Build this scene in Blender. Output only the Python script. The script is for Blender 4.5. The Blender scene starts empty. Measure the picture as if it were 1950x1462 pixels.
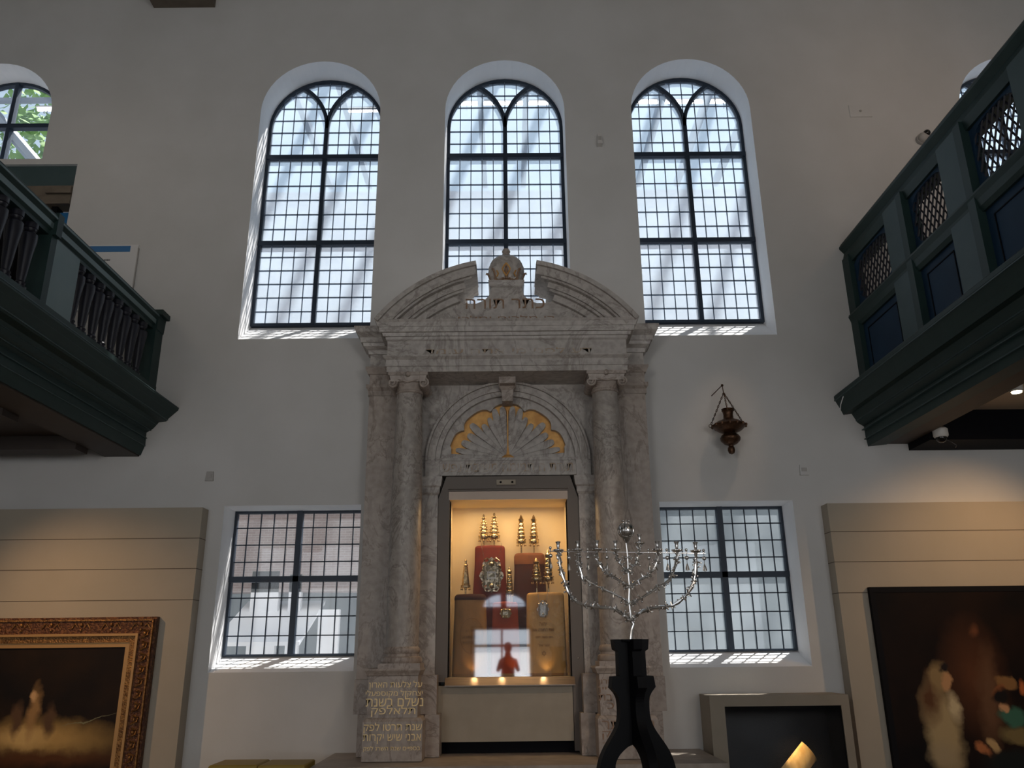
import bpy, bmesh, math, random
from mathutils import Vector, Matrix
random.seed(7)
PI = math.pi
col = bpy.context.scene.collection
sc = bpy.context.scene

# ---------------------------------------------------------------- camera
F, CAMY, CAMZ = 1552.0, -10.0, 1.6
pit, rol, yaw = math.radians(18.15), math.radians(-0.62), math.radians(0.35)
fwd = Vector((math.sin(yaw)*math.cos(pit), math.cos(yaw)*math.cos(pit), math.sin(pit)))
r0 = Vector((math.cos(yaw), -math.sin(yaw), 0)); u0 = r0.cross(fwd)
rt = r0*math.cos(rol) + u0*math.sin(rol); up = -r0*math.sin(rol) + u0*math.cos(rol)
CAM = Vector((0, CAMY, CAMZ))
def ray(px, py): return fwd + rt*((px-975)/F) - up*((py-731)/F)
def W(px, py, Y=0.0):                      # photo measurement -> (x, z) on the plane y = Y
    d = ray(px, py); t = (Y-CAMY)/d.y; p = CAM + d*t
    return p.x, p.z
def Z(py, Y, px=967): return W(px, py, Y)[1]
cam_d = bpy.data.cameras.new('camera'); cam_d.sensor_width = 36; cam_d.lens = F/1950*36
cam_d.clip_start = .05; cam_d.clip_end = 300
cam = bpy.data.objects.new('camera', cam_d); col.objects.link(cam)
M = Matrix(((rt.x, up.x, -fwd.x, CAM.x), (rt.y, up.y, -fwd.y, CAM.y), (rt.z, up.z, -fwd.z, CAM.z), (0, 0, 0, 1)))
cam.matrix_world = M
sc.camera = cam

# ---------------------------------------------------------------- materials
MT = {}
def lin(c): return tuple(((v/255)/12.92 if v/255 <= .04045 else ((v/255+.055)/1.055)**2.4) for v in c)
def mat(name, c, rough=.6, metal=0., c2=None, scale=6., detail=5., bump=0., bscale=None, contrast=(.35, .65), spec=.5, stretch=None, distort=0., coat=0.):
    m = bpy.data.materials.new(name); m.use_nodes = True
    nt = m.node_tree; b = nt.nodes['Principled BSDF']
    b.inputs['Roughness'].default_value = rough; b.inputs['Metallic'].default_value = metal
    b.inputs['Specular IOR Level'].default_value = spec
    if coat: b.inputs['Coat Weight'].default_value = coat
    b.inputs['Base Color'].default_value = (*c, 1)
    tc = nt.nodes.new('ShaderNodeTexCoord'); src = tc.outputs['Object']
    if stretch:
        mp = nt.nodes.new('ShaderNodeMapping'); mp.inputs['Scale'].default_value = stretch[:3]
        if len(stretch) > 3: mp.inputs['Rotation'].default_value = stretch[3:]
        nt.links.new(src, mp.inputs[0]); src = mp.outputs[0]
    if c2 is not None:
        n = nt.nodes.new('ShaderNodeTexNoise'); n.inputs['Scale'].default_value = scale; n.inputs['Detail'].default_value = detail
        n.inputs['Distortion'].default_value = distort
        nt.links.new(src, n.inputs['Vector'])
        cr = nt.nodes.new('ShaderNodeValToRGB'); cr.color_ramp.elements[0].position = contrast[0]; cr.color_ramp.elements[1].position = contrast[1]
        cr.color_ramp.elements[0].color = (*c, 1); cr.color_ramp.elements[1].color = (*c2, 1)
        nt.links.new(n.outputs['Fac'], cr.inputs[0]); nt.links.new(cr.outputs[0], b.inputs['Base Color'])
    if bump:
        n2 = nt.nodes.new('ShaderNodeTexNoise'); n2.inputs['Scale'].default_value = bscale or scale*3; n2.inputs['Detail'].default_value = 4
        nt.links.new(src, n2.inputs['Vector'])
        bp = nt.nodes.new('ShaderNodeBump'); bp.inputs['Strength'].default_value = bump; bp.inputs['Distance'].default_value = .02
        nt.links.new(n2.outputs['Fac'], bp.inputs['Height']); nt.links.new(bp.outputs[0], b.inputs['Normal'])
    MT[name] = m
    return m
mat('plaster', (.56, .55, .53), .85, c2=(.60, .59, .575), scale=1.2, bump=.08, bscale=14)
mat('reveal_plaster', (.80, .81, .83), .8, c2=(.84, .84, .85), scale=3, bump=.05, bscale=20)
mat('ceiling_paint', (.45, .42, .38), .8, c2=(.5, .47, .43), scale=2)
mat('floor_stone', (.20, .17, .14), .5, c2=(.27, .23, .19), scale=3)
mat('step_stone', (.26, .215, .175), .45, c2=(.34, .29, .24), scale=4, distort=1., bump=.05)
# marble: pale ground with grey and brownish veins
def marble(name, a, b_, v, sc_=1.3):
    m = bpy.data.materials.new(name); m.use_nodes = True; nt = m.node_tree; p = nt.nodes['Principled BSDF']
    p.inputs['Roughness'].default_value = .42
    tc = nt.nodes.new('ShaderNodeTexCoord'); mp = nt.nodes.new('ShaderNodeMapping'); mp.inputs['Rotation'].default_value = (.3, .5, .4)
    mp.inputs['Scale'].default_value = (1, 1, .55)
    nt.links.new(tc.outputs['Object'], mp.inputs[0])
    n = nt.nodes.new('ShaderNodeTexNoise'); n.inputs['Scale'].default_value = sc_; n.inputs['Detail'].default_value = 9; n.inputs['Roughness'].default_value = .65; n.inputs['Distortion'].default_value = 1.6
    nt.links.new(mp.outputs[0], n.inputs['Vector'])
    cr = nt.nodes.new('ShaderNodeValToRGB'); e = cr.color_ramp.elements
    e[0].position = .30; e[0].color = (*b_, 1); e[1].position = .72; e[1].color = (*a, 1)
    for pos, c in ((.46, a), (.495, v), (.52, a), (.62, b_)):
        k = e.new(pos); k.color = (*c, 1)
    nt.links.new(n.outputs['Fac'], cr.inputs[0])
    n3 = nt.nodes.new('ShaderNodeTexNoise'); n3.inputs['Scale'].default_value = 14; n3.inputs['Detail'].default_value = 6
    nt.links.new(tc.outputs['Object'], n3.inputs['Vector'])
    mx = nt.nodes.new('ShaderNodeMix'); mx.data_type = 'RGBA'; mx.blend_type = 'MULTIPLY'; mx.inputs['Factor'].default_value = .55
    cr2 = nt.nodes.new('ShaderNodeValToRGB'); cr2.color_ramp.elements[0].position = .32; cr2.color_ramp.elements[0].color = (.55, .52, .5, 1); cr2.color_ramp.elements[1].position = .6; cr2.color_ramp.elements[1].color = (1, 1, 1, 1)
    nt.links.new(n3.outputs['Fac'], cr2.inputs[0])
    nt.links.new(cr.outputs[0], mx.inputs['A']); nt.links.new(cr2.outputs[0], mx.inputs['B'])
    nt.links.new(mx.outputs['Result'], p.inputs['Base Color'])
    MT[name] = m
marble('marble', (0.473, 0.436, 0.400), (0.407, 0.371, 0.342), (0.302, 0.268, 0.242))
marble('marble_dark', (0.405, 0.342, 0.294), (0.340, 0.286, 0.247), (0.241, 0.194, 0.165), 1.7)
marble('marble_column', (0.425, 0.381, 0.341), (0.334, 0.300, 0.270), (0.242, 0.211, 0.189), 2.1)
mat('gilding', (.78, .44, .14), .5, c2=(.56, .28, .08), scale=9, metal=.35)
mat('gilding_faded', (.36, .26, .17), .6, c2=(.44, .39, .34), scale=14, contrast=(.4, .6))
mat('gilded_letter', (.95, .74, .38), .5)
mat('rust_letter', (.24, .13, .07), .6, c2=(.28, .19, .13), scale=20)
mat('case_paint', (.135, .11, .09), .5)
mat('case_paint_light', (.33, .28, .21), .55, c2=(.36, .305, .23), scale=5)
mat('niche_paint', (.25, .21, .155), .55, c2=(.27, .225, .17), scale=5)
mat('brushed_steel', (.27, .215, .18), .34, 1., c2=(.21, .17, .145), scale=30, stretch=(.1, 1, 4))
mat('header_metal', (.34, .27, .22), .35, .6)
mat('case_lining', (.80, .68, .45), .7, c2=(.82, .70, .48), scale=90)
mat('black', (.004, .004, .006), .6, spec=.08)
mat('stand_black', (.002, .002, .003), .5, spec=.15)
mat('frame_blue', (.012, .024, .045), .5)
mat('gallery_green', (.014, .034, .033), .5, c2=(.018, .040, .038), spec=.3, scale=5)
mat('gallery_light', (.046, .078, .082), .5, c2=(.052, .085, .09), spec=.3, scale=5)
mat('gallery_sheen', (.11, .165, .17), .45, c2=(.12, .175, .18), scale=4)  # lighter green: reflected window light put into the colour of rail and newel
mat('gallery_blue', (.009, .030, .064), .6, c2=(.012, .036, .074), spec=.2, scale=3)
mat('baluster_dark', (.010, .011, .020), .4)
mat('soffit_brown', (.034, .024, .019), .55, c2=(.042, .030, .024), scale=6)
mat('soffit_cream', (.55, .44, .32), .7)
mat('beam_wood', (.12, .095, .07), .6, c2=(.15, .12, .09), scale=8)
mat('white_plastic', (.62, .60, .57), .45)
mat('grey_plastic', (.40, .38, .36), .5)
mat('lens_black', (.008, .007, .007), .12)
mat('bronze', (.11, .055, .030), .38, .85, c2=(.06, .032, .018), scale=18, bump=.3, bscale=60)
mat('silver', (.80, .78, .75), .2, 1., c2=(.6, .58, .56), scale=25)
mat('silver_gilt', (.80, .66, .42), .24, 1., c2=(.30, .22, .11), scale=45)
mat('shield_silver', (.80, .74, .60), .26, 1., c2=(.22, .19, .13), scale=35, contrast=(.42, .55))
mat('red_velvet', (.16, .014, .008), .8, c2=(.12, .010, .006), scale=12)
mat('dark_velvet', (.055, .010, .008), .8, c2=(.04, .008, .006), scale=12)
mat('rust_velvet', (.20, .07, .025), .8, c2=(.15, .05, .02), scale=12)
mat('orange_velvet', (.33, .05, .012), .8, c2=(.26, .036, .01), scale=8)
mat('ochre_silk', (.40, .21, .065), .6, c2=(.28, .14, .04), scale=7, stretch=(1, 1, .4), bump=.6, bscale=9)
mat('cream_silk', (.60, .38, .15), .55, c2=(.46, .27, .09), scale=6, stretch=(1, 1, .4), bump=.6, bscale=9)
mat('embroidery', (.26, .14, .05), .6, .2)
mat('frame_gold', (.34, .17, .055), .36, .75, c2=(.16, .075, .028), scale=26, bump=.5, bscale=60)
mat('frame_dark', (.085, .032, .018), .4, .45, c2=(.20, .085, .035), scale=32, contrast=(.45, .62), bump=.9, bscale=55)
mat('slip_gold', (.50, .28, .11), .45, .6)
mat('canvas_edge', (.006, .006, .008), .6, spec=.1)
mat('panel_paint', (.36, .315, .25), .7, c2=(.38, .33, .265), scale=2)
mat('groove', (.10, .075, .055), .8)
mat('parchment', (.85, .62, .30), .55, c2=(.7, .45, .18), scale=6, stretch=(3, 3, .6))
mat('yellow_panel', (.30, .20, .02), .5)
mat('sign_white', (.66, .655, .65), .5)
mat('sign_blue', (.0, .13, .34), .45)
mat('ink', (.05, .05, .055), .6)
mat('cable_white', (.62, .62, .62), .5)
mat('steel_beam', (.17, .20, .25), .5)
mat('oak', (.10, .07, .05), .5)
mat('leaf', (.10, .22, .05), .7, c2=(.22, .38, .10), scale=3)
mat('passage_grey', (.17, .205, .23), .7, c2=(.09, .115, .14), scale=.9)
mat('lead', (.15, .20, .28), .6)
mat('courtyard_plaster', (.80, .81, .84), .8, c2=(.72, .75, .82), scale=.5)
mat('courtyard_paving', (.8, .8, .8), .8, c2=(.72, .72, .72), scale=1)
mat('person_clothes', (.02, .018, .018), .8)
# brick
def brick(name, a, b_, mo, s=1.0):
    m = bpy.data.materials.new(name); m.use_nodes = True; nt = m.node_tree; p = nt.nodes['Principled BSDF']; p.inputs['Roughness'].default_value = .85
    tc = nt.nodes.new('ShaderNodeTexCoord'); mp = nt.nodes.new('ShaderNodeMapping'); mp.inputs['Rotation'].default_value = (PI/2, 0, 0)
    nt.links.new(tc.outputs['Object'], mp.inputs[0])
    br = nt.nodes.new('ShaderNodeTexBrick'); br.inputs['Scale'].default_value = 1/s
    br.inputs['Color1'].default_value = (*a, 1); br.inputs['Color2'].default_value = (*b_, 1); br.inputs['Mortar'].default_value = (*mo, 1)
    br.inputs['Brick Width'].default_value = .22; br.inputs['Row Height'].default_value = .065; br.inputs['Mortar Size'].default_value = .008
    nt.links.new(mp.outputs[0], br.inputs['Vector']); nt.links.new(br.outputs[0], p.inputs['Base Color'])
    MT[name] = m
brick('pink_brick', (.22, .17, .17), (.26, .205, .20), (.30, .27, .265), .55)
brick('pale_brick', (.72, .71, .74), (.62, .62, .68), (.78, .78, .8))
# window glass: clear, faintly milky with dust so sun and the shadows of roof beams show on it; lower panes also imitate light patches
def pane(name, milk, tint=(1, 1, 1), gl=.06, milkc=(.70, .85, 1.0), var=.2):
    m = bpy.data.materials.new(name); m.use_nodes = True; nt = m.node_tree; nt.nodes.remove(nt.nodes['Principled BSDF'])
    out = nt.nodes['Material Output']
    t = nt.nodes.new('ShaderNodeBsdfTransparent'); t.inputs[0].default_value = (*tint, 1)
    tr = nt.nodes.new('ShaderNodeBsdfTranslucent'); tr.inputs[0].default_value = (*milkc, 1)
    g = nt.nodes.new('ShaderNodeBsdfGlossy'); g.inputs['Roughness'].default_value = .03
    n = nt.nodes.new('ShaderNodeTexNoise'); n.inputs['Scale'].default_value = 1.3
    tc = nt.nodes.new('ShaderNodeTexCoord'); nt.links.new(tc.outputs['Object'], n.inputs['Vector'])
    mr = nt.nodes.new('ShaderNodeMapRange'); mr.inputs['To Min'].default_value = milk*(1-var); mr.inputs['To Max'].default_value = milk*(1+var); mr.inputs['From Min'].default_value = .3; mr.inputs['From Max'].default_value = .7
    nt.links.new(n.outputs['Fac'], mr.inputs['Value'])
    m1 = nt.nodes.new('ShaderNodeMixShader'); nt.links.new(mr.outputs[0], m1.inputs[0])
    nt.links.new(t.outputs[0], m1.inputs[1]); nt.links.new(tr.outputs[0], m1.inputs[2])
    m2 = nt.nodes.new('ShaderNodeMixShader'); m2.inputs[0].default_value = gl
    nt.links.new(m1.outputs[0], m2.inputs[1]); nt.links.new(g.outputs[0], m2.inputs[2])
    nt.links.new(m2.outputs[0], out.inputs['Surface'])
    MT[name] = m
pane('leaded_glass', .36)
pane('clear_glass', .04, gl=.05)
pane('lower_glass', .07, milkc=(.85, .93, 1.0), var=.6)  # strong milk variation imitates soft light patches on the panes
pane('lower_glass_light_patches', .12, milkc=(.82, .92, 1.0), var=.6)  # milkier panes, with light patches put into the uneven haze
pane('case_glass', .0, gl=.27)
def emit(name, c, s):
    m = bpy.data.materials.new(name); m.use_nodes = True; b = m.node_tree.nodes['Principled BSDF']
    b.inputs['Base Color'].default_value = (0, 0, 0, 1); b.inputs['Emission Color'].default_value = (*c, 1); b.inputs['Emission Strength'].default_value = s
    MT[name] = m
emit('tube_glow', (1, .97, .92), 9)
emit('downlight_glow', (1, .80, .5), 14)
emit('led_glow', (1, .75, .4), 10)

# ---------------------------------------------------------------- mesh helpers
class MB:
    def __init__(s): s.bm = bmesh.new()
    def face(s, vs):
        try: return s.bm.faces.new(vs)
        except ValueError: return None
    def box(s, x0, x1, y0, y1, z0, z1): return s.frus(x0, x1, y0, y1, z0, z1, 0, 0)
    def frus(s, x0, x1, y0, y1, z0, z1, p0=0, p1=0, back=True):
        # box whose bottom is widened by p0 and top by p1 (the back side y1 stays put)
        a = [s.bm.verts.new(v) for v in ((x0-p0, y0-p0, z0), (x1+p0, y0-p0, z0), (x1+p0, y1, z0), (x0-p0, y1, z0))]
        b = [s.bm.verts.new(v) for v in ((x0-p1, y0-p1, z1), (x1+p1, y0-p1, z1), (x1+p1, y1, z1), (x0-p1, y1, z1))]
        s.face(a[::-1]); s.face(b)
        for i in range(4): s.face([a[i], a[(i+1) % 4], b[(i+1) % 4], b[i]])
        return s
    def prof(s, x0, x1, yf, yb, steps):       # stacked mouldings: steps = [(z, projection), ...]
        for (z0, p0), (z1, p1) in zip(steps, steps[1:]):
            if abs(z1-z0) > 1e-5: s.frus(x0, x1, yf, yb, z0, z1, p0, p1)
        return s
    def tube(s, pts, r, n=8, cap=True):
        pts = [Vector(p) for p in pts]; rs = r if isinstance(r, (list, tuple)) else [r]*len(pts)
        rings = []; prev = None
        for i, p in enumerate(pts):
            d = (pts[min(i+1, len(pts)-1)] - pts[max(i-1, 0)])
            d = d.normalized() if d.length > 1e-9 else Vector((0, 0, 1))
            if prev is None:
                a = Vector((0, 0, 1)) if abs(d.z) < .9 else Vector((1, 0, 0)); a = (a - d*a.dot(d)).normalized()
            else:
                a = prev - d*prev.dot(d); a = a.normalized() if a.length > 1e-6 else Vector((1, 0, 0))
            prev = a; b = d.cross(a)
            rings.append([s.bm.verts.new(p + (a*math.cos(2*PI*k/n) + b*math.sin(2*PI*k/n))*rs[i]) for k in range(n)])
        for q, w in zip(rings, rings[1:]):
            for k in range(n): s.face([q[k], q[(k+1) % n], w[(k+1) % n], w[k]])
        if cap: s.face(rings[0][::-1]); s.face(rings[-1])
        return s
    def lathe(s, c, prof, n=24, sx=1, sy=1, flute=0, nf=12, pw=2.0, sq=1):
        # prof = [(r, z)], c = (x, y, z) base
        rings = []
        for r, z in prof:
            ring = []
            for k in range(n):
                t = 2*PI*k/n; q = r*(1 + flute*math.cos(nf*t))
                cx, cy = math.cos(t), math.sin(t)
                if pw != 2.0:
                    cx = math.copysign(abs(cx)**(2/pw), cx); cy = math.copysign(abs(cy)**(2/pw), cy)
                ring.append(s.bm.verts.new((c[0]+q*cx*sx, c[1]+q*cy*sy, c[2]+z)))
            rings.append(ring)
        for q, w in zip(rings, rings[1:]):
            for k in range(n): s.face([q[k], q[(k+1) % n], w[(k+1) % n], w[k]])
        s.face(rings[0][::-1]); s.face(rings[-1])
        return s
    def sphere(s, c, r, n=8, sz=1):
        m = max(4, n//2+1)
        return s.lathe(c, [(max(1e-4, r*math.sin(PI*i/m)), -r*sz*math.cos(PI*i/m)) for i in range(m+1)], n)
    def poly(s, pts, y0, y1):                 # outline in x-z extruded along y
        a = [s.bm.verts.new((x, y0, z)) for x, z in pts]; b = [s.bm.verts.new((x, y1, z)) for x, z in pts]
        n = len(pts); s.face(a[::-1]); s.face(b)
        for i in range(n): s.face([a[i], a[(i+1) % n], b[(i+1) % n], b[i]])
        return s
    def extr_y(s, pts, y0, y1): return s.poly(pts, y0, y1)
    def extr_x(s, pts, x0, x1):               # outline in y-z extruded along x
        a = [s.bm.verts.new((x0, y, z)) for y, z in pts]; b = [s.bm.verts.new((x1, y, z)) for y, z in pts]
        n = len(pts); s.face(a[::-1]); s.face(b)
        for i in range(n): s.face([a[i], a[(i+1) % n], b[(i+1) % n], b[i]])
        return s
    def ring(s, inner, outer, y0, y1):        # two x-z loops of the same length joined into a plate with a hole
        L = [[s.bm.verts.new((x, y, z)) for x, z in lp] for lp in (inner, outer) for y in (y0, y1)]
        n = len(inner)
        for i in range(n):
            j = (i+1) % n
            s.face([L[0][i], L[0][j], L[2][j], L[2][i]]); s.face([L[1][i], L[3][i], L[3][j], L[1][j]])
            s.face([L[0][i], L[1][i], L[1][j], L[0][j]]); s.face([L[2][i], L[2][j], L[3][j], L[3][i]])
        return s
    def strip(s, inner, outer, y0, y1):       # open version of ring
        L = [[s.bm.verts.new((x, y, z)) for x, z in lp] for lp in (inner, outer) for y in (y0, y1)]
        n = len(inner)
        for i in range(n-1):
            j = i+1
            s.face([L[0][i], L[0][j], L[2][j], L[2][i]]); s.face([L[1][i], L[3][i], L[3][j], L[1][j]])
            s.face([L[0][i], L[1][i], L[1][j], L[0][j]]); s.face([L[2][i], L[2][j], L[3][j], L[3][i]])
        for i in (0, n-1): s.face([L[0][i], L[1][i], L[3][i], L[2][i]])
        return s
    def quad(s, a, b, c, d): s.face([s.bm.verts.new(v) for v in (a, b, c, d)]); return s
    def build(s, name, m, parent=None, smooth=False, origin=None):
        bm = s.bm
        bmesh.ops.recalc_face_normals(bm, faces=bm.faces)
        o0 = Vector(origin) if origin is not None else (root_loc(parent) if parent is not None else Vector())
        if o0.length: bmesh.ops.translate(bm, verts=bm.verts, vec=-o0)
        me = bpy.data.meshes.new(name); bm.to_mesh(me); bm.free()
        me.materials.append(MT[m] if isinstance(m, str) else m)
        if smooth:
            for p in me.polygons: p.use_smooth = True
            try: me.set_sharp_from_angle(angle=math.radians(40))
            except Exception: pass
        o = bpy.data.objects.new(name, me); col.objects.link(o)
        if parent is not None: o.parent = parent
        elif origin is not None: o.location = o0
        return o
def root_loc(o):
    while o.parent is not None: o = o.parent
    return o.location.copy()
def tag(o, label=None, cat=None, group=None, kind=None):
    if label: o['label'] = label
    if cat: o['category'] = cat
    if group: o['group'] = group
    if kind: o['kind'] = kind
    return o
def thing(name, loc, label=None, cat=None, group=None, kind=None):
    e = bpy.data.objects.new(name, None); e.location = loc; e.empty_display_size = .1; col.objects.link(e)
    return tag(e, label, cat, group, kind)
def copy_tree(o, parent=None):
    c = o.copy(); col.objects.link(c); c.parent = parent
    for ch in list(o.children): copy_tree(ch, c)
    return c
def rect(x0, x1, z0, z1): return [(x0, z0), (x1, z0), (x1, z1), (x0, z1)]
def arch_loop(cx, hw, z0, zs, n=24, r=None):
    return [(cx-hw, z0), (cx+hw, z0)] + [(cx+hw*math.cos(PI*i/n), zs+(r or hw)*math.sin(PI*i/n)) for i in range(n+1)]
def text_mesh(s, height, font_shear=0, thick=.004, bold=.0):
    cu = bpy.data.curves.new('lettering', 'FONT'); cu.body = s; cu.size = height; cu.extrude = thick; cu.offset = bold
    cu.align_x = 'CENTER'; cu.align_y = 'CENTER'; cu.resolution_u = 3
    o = bpy.data.objects.new('lettering', cu); col.objects.link(o)
    dg = bpy.context.evaluated_depsgraph_get(); me = bpy.data.meshes.new_from_object(o.evaluated_get(dg))
    bpy.data.objects.remove(o); bpy.data.curves.remove(cu)
    return me
def lettering(lines, m, parent, name='inscription', label=None):
    # lines = [(text, cx, y, cz, width, height)], Hebrew is written right to left so the string is turned round
    bm = bmesh.new(); o0 = root_loc(parent) if parent is not None else Vector()
    for s, cx, y, cz, w, h in lines:
        me = text_mesh(s[::-1] if any('\u0590' <= ch <= '\u05ff' for ch in s) else s, 1., thick=.03, bold=0)
        if not me.vertices: continue
        xs = [v.co.x for v in me.vertices]; ys = [v.co.y for v in me.vertices]
        sx = w/max(1e-6, max(xs)-min(xs)); sy = h/max(1e-6, max(ys)-min(ys)); mx_, my = (max(xs)+min(xs))/2, (max(ys)+min(ys))/2
        for v in me.vertices: v.co = Vector((cx+(v.co.x-mx_)*sx, y-v.co.z*.12, cz+(v.co.y-my)*sy)) - o0
        bm.from_mesh(me); bpy.data.meshes.remove(me)
    me = bpy.data.meshes.new(name); bm.to_mesh(me); bm.free(); me.materials.append(MT[m])
    o = bpy.data.objects.new(name, me); col.objects.link(o)
    if parent is not None: o.parent = parent
    if label: o['label'] = label
    return o

# ---------------------------------------------------------------- openings of the back wall
HW = .865; ZB, ZS = 5.53, 9.07; FY = .45; FB = 5.90
UP = [(1, -7.43), (2, -2.67), (3, .0), (4, 2.70), (5, 7.5)]
LO = [(6, -3.49, -1.81), (7, 1.86, 3.51)]
LZ0, LZ1, LFZ0, LFZ1 = 1.40, 3.335, 1.585, 3.335
DOOR = (-8.5, -6.05, 4.3, 8.21)

def filled(loops, y, flip=False):
    cu = bpy.data.curves.new('tmp', 'CURVE'); cu.dimensions = '2D'; cu.fill_mode = 'BOTH'
    for lp in loops:
        sp = cu.splines.new('POLY'); sp.points.add(len(lp)-1); sp.use_cyclic_u = True
        for p, (x, z) in zip(sp.points, lp): p.co = (x, z, 0, 1)
    o = bpy.data.objects.new('tmp', cu); col.objects.link(o)
    dg = bpy.context.evaluated_depsgraph_get(); me = bpy.data.meshes.new_from_object(o.evaluated_get(dg))
    bpy.data.objects.remove(o); bpy.data.curves.remove(cu)
    for v in me.vertices: v.co = Vector((v.co.x, y, v.co.y))
    return me
XW, ZT, YF = 9.6, 12.6, -16.0
face_loops, back_loops = [], []
rev = MB()
for n, cx in UP:
    if n == 1: a = arch_loop(cx, HW, DOOR[3]+.0, ZS); b = arch_loop(cx, HW, 8.5, ZS)   # bottom merges with the doorway below
    else: a = arch_loop(cx, HW, ZB, ZS); b = arch_loop(cx, HW, FB, ZS)
    if n != 1: face_loops.append(a)
    back_loops.append(b)
    if n == 1:
        a = arch_loop(cx, HW, 8.30, ZS); face_loops.append(a)
    va = [rev.bm.verts.new((x, 0, z)) for x, z in a]; vb = [rev.bm.verts.new((x, FY+.06, z)) for x, z in b]
    for i in range(len(a)):
        j = (i+1) % len(a); rev.face([va[i], va[j], vb[j], vb[i]])
for n, x0, x1 in LO:
    a = rect(x0, x1, LZ0, LZ1); b = rect(x0, x1, LFZ0, LFZ1); face_loops.append(a); back_loops.append(b)
    va = [rev.bm.verts.new((x, 0, z)) for x, z in a]; vb = [rev.bm.verts.new((x, FY+.06, z)) for x, z in b]
    for i in range(4):
        j = (i+1) % 4; rev.face([va[i], va[j], vb[j], vb[i]])
# doorway to the left gallery and the niche behind the ark
dl = rect(*DOOR); nl = rect(-.76, .76, 1.15, 3.42)
face_loops += [dl, nl]; back_loops += [dl]
outer = rect(-XW, XW, -.1, ZT)
bm = bmesh.new(); me1 = filled([outer]+face_loops, 0.0); me2 = filled([outer]+back_loops, .51)
bm.from_mesh(me1); bm.from_mesh(me2)
me = bpy.data.meshes.new('wall_back'); bm.to_mesh(me); bm.free(); me.materials.append(MT['plaster'])
wb = bpy.data.objects.new('wall_back', me); col.objects.link(wb); tag(wb, kind='structure')
dr = MB()
for lp in (dl,):
    for i in range(4):
        (xa, za), (xb, zb) = lp[i], lp[(i+1) % 4]; dr.quad((xa, 0, za), (xb, 0, zb), (xb, .51, zb), (xa, .51, za))
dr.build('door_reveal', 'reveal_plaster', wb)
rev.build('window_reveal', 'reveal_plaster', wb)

# ---------------------------------------------------------------- windows
def bar(mb, x0, x1, z0, z1, y, t): mb.box(x0, x1, y-t/2, y+t/2, z0, z1)
def zmax(cx, x, hw): return ZS + math.sqrt(max(0, hw*hw-(x-cx)**2))
def upper_window(n, cx, zb, transoms, rows_top, cols=5, lead=True, glass='leaded_glass'):
    w = thing(f'window_{n}', (cx, FY, zb)); tag(w, kind='structure')
    f = MB(); t = .045
    f.ring(arch_loop(cx, HW-t, zb+.03, ZS), arch_loop(cx, HW+.01, zb-.01, ZS), FY-.03, FY+.05)
    f.box(cx-.03, cx+.03, FY-.04, FY+.05, zb, ZS if lead else ZS+HW-.02)
    for z in transoms: f.box(cx-HW, cx+HW, FY-.045, FY+.05, z-.035, z+.035)
    if lead:
        for s in (-1, 1):
            I, O = [], []
            for i in range(15):
                a = math.radians(62)*i/14
                for L, rr in ((I, HW-.028), (O, HW+.028)):
                    L.append((cx + s*(-HW + rr*math.cos(a)), ZS + rr*math.sin(a)))
            keep = [i for i in range(15) if zmax(cx, (I[i][0]+O[i][0])/2, HW) > I[i][1]+.01]
            f.strip([I[i] for i in keep], [O[i] for i in keep], FY-.04, FY+.05)
    f.build('window_frame', 'frame_blue', w)
    if lead:
        l = MB(); step = (HW-.045)/cols
        for s in (-1, 1):
            for k in range(1, cols):
                x = cx + s*(.015+k*step) ; l.box(x-.006, x+.006, FY-.008, FY+.012, zb, zmax(cx, x, HW-.03))
        lv = [zb]+list(transoms)
        zz = []
        for a, b, nr in ((zb, transoms[0], 6), (transoms[0], transoms[1], 6)):
            zz += [a+(b-a)*i/nr for i in range(1, nr)]
        z = transoms[1]+.225
        while z < ZS+HW-.06: zz.append(z); z += .212
        for z in zz:
            h = HW-.02 if z < ZS else math.sqrt(max(0, (HW-.03)**2-(z-ZS)**2))
            l.box(cx-h, cx+h, FY-.008, FY+.012, z-.0075, z+.0075)
        l.box(cx-.006, cx+.006, FY-.008, FY+.012, ZS+.1, ZS+HW-.04)
        l.build('lead_cames', 'lead', w)
    g = MB(); lp = arch_loop(cx, HW-.02, zb+.01, ZS); g.face([g.bm.verts.new((x, FY+.02, z)) for x, z in lp])
    g.build('glass', glass, w)
T = (7.155, 8.575)
upper_window(1, UP[0][1], 8.5, (9.15,), 4, lead=False, glass='clear_glass')
for n, cx in UP[1:]: upper_window(n, cx, FB, T, 4)
def lower_window(n, x0, x1, mx_, glass='lower_glass'):
    w = thing(f'window_{n}', ((x0+x1)/2, FY, LFZ0), kind='structure'); f = MB()
    f.ring(rect(x0+.03, x1-.03, LFZ0+.012, LFZ1-.03), rect(x0-.01, x1+.01, LFZ0-.01, LFZ1+.01), FY-.03, FY+.05)
    f.box(mx_-.035, mx_+.035, FY-.045, FY+.05, LFZ0, LFZ1); zm = 2.485
    f.box(x0, x1, FY-.045, FY+.05, zm-.035, zm+.035); f.build('window_frame', 'frame_blue', w)
    l = MB()
    for a, b in ((x0, mx_), (mx_, x1)):
        nn = 5
        for k in range(1, nn):
            x = a+(b-a)*k/nn; l.box(x-.006, x+.006, FY-.008, FY+.012, LFZ0, LFZ1)
    for a, b in ((LFZ0, zm), (zm, LFZ1)):
        for k in range(1, 4):
            z = a+(b-a)*k/4; l.box(x0, x1, FY-.008, FY+.012, z-.007, z+.007)
    l.build('lead_cames', 'frame_blue', w)
    MB().quad((x0, FY+.02, LFZ0), (x1, FY+.02, LFZ0), (x1, FY+.02, LFZ1), (x0, FY+.02, LFZ1)).build('glass', glass, w)
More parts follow.
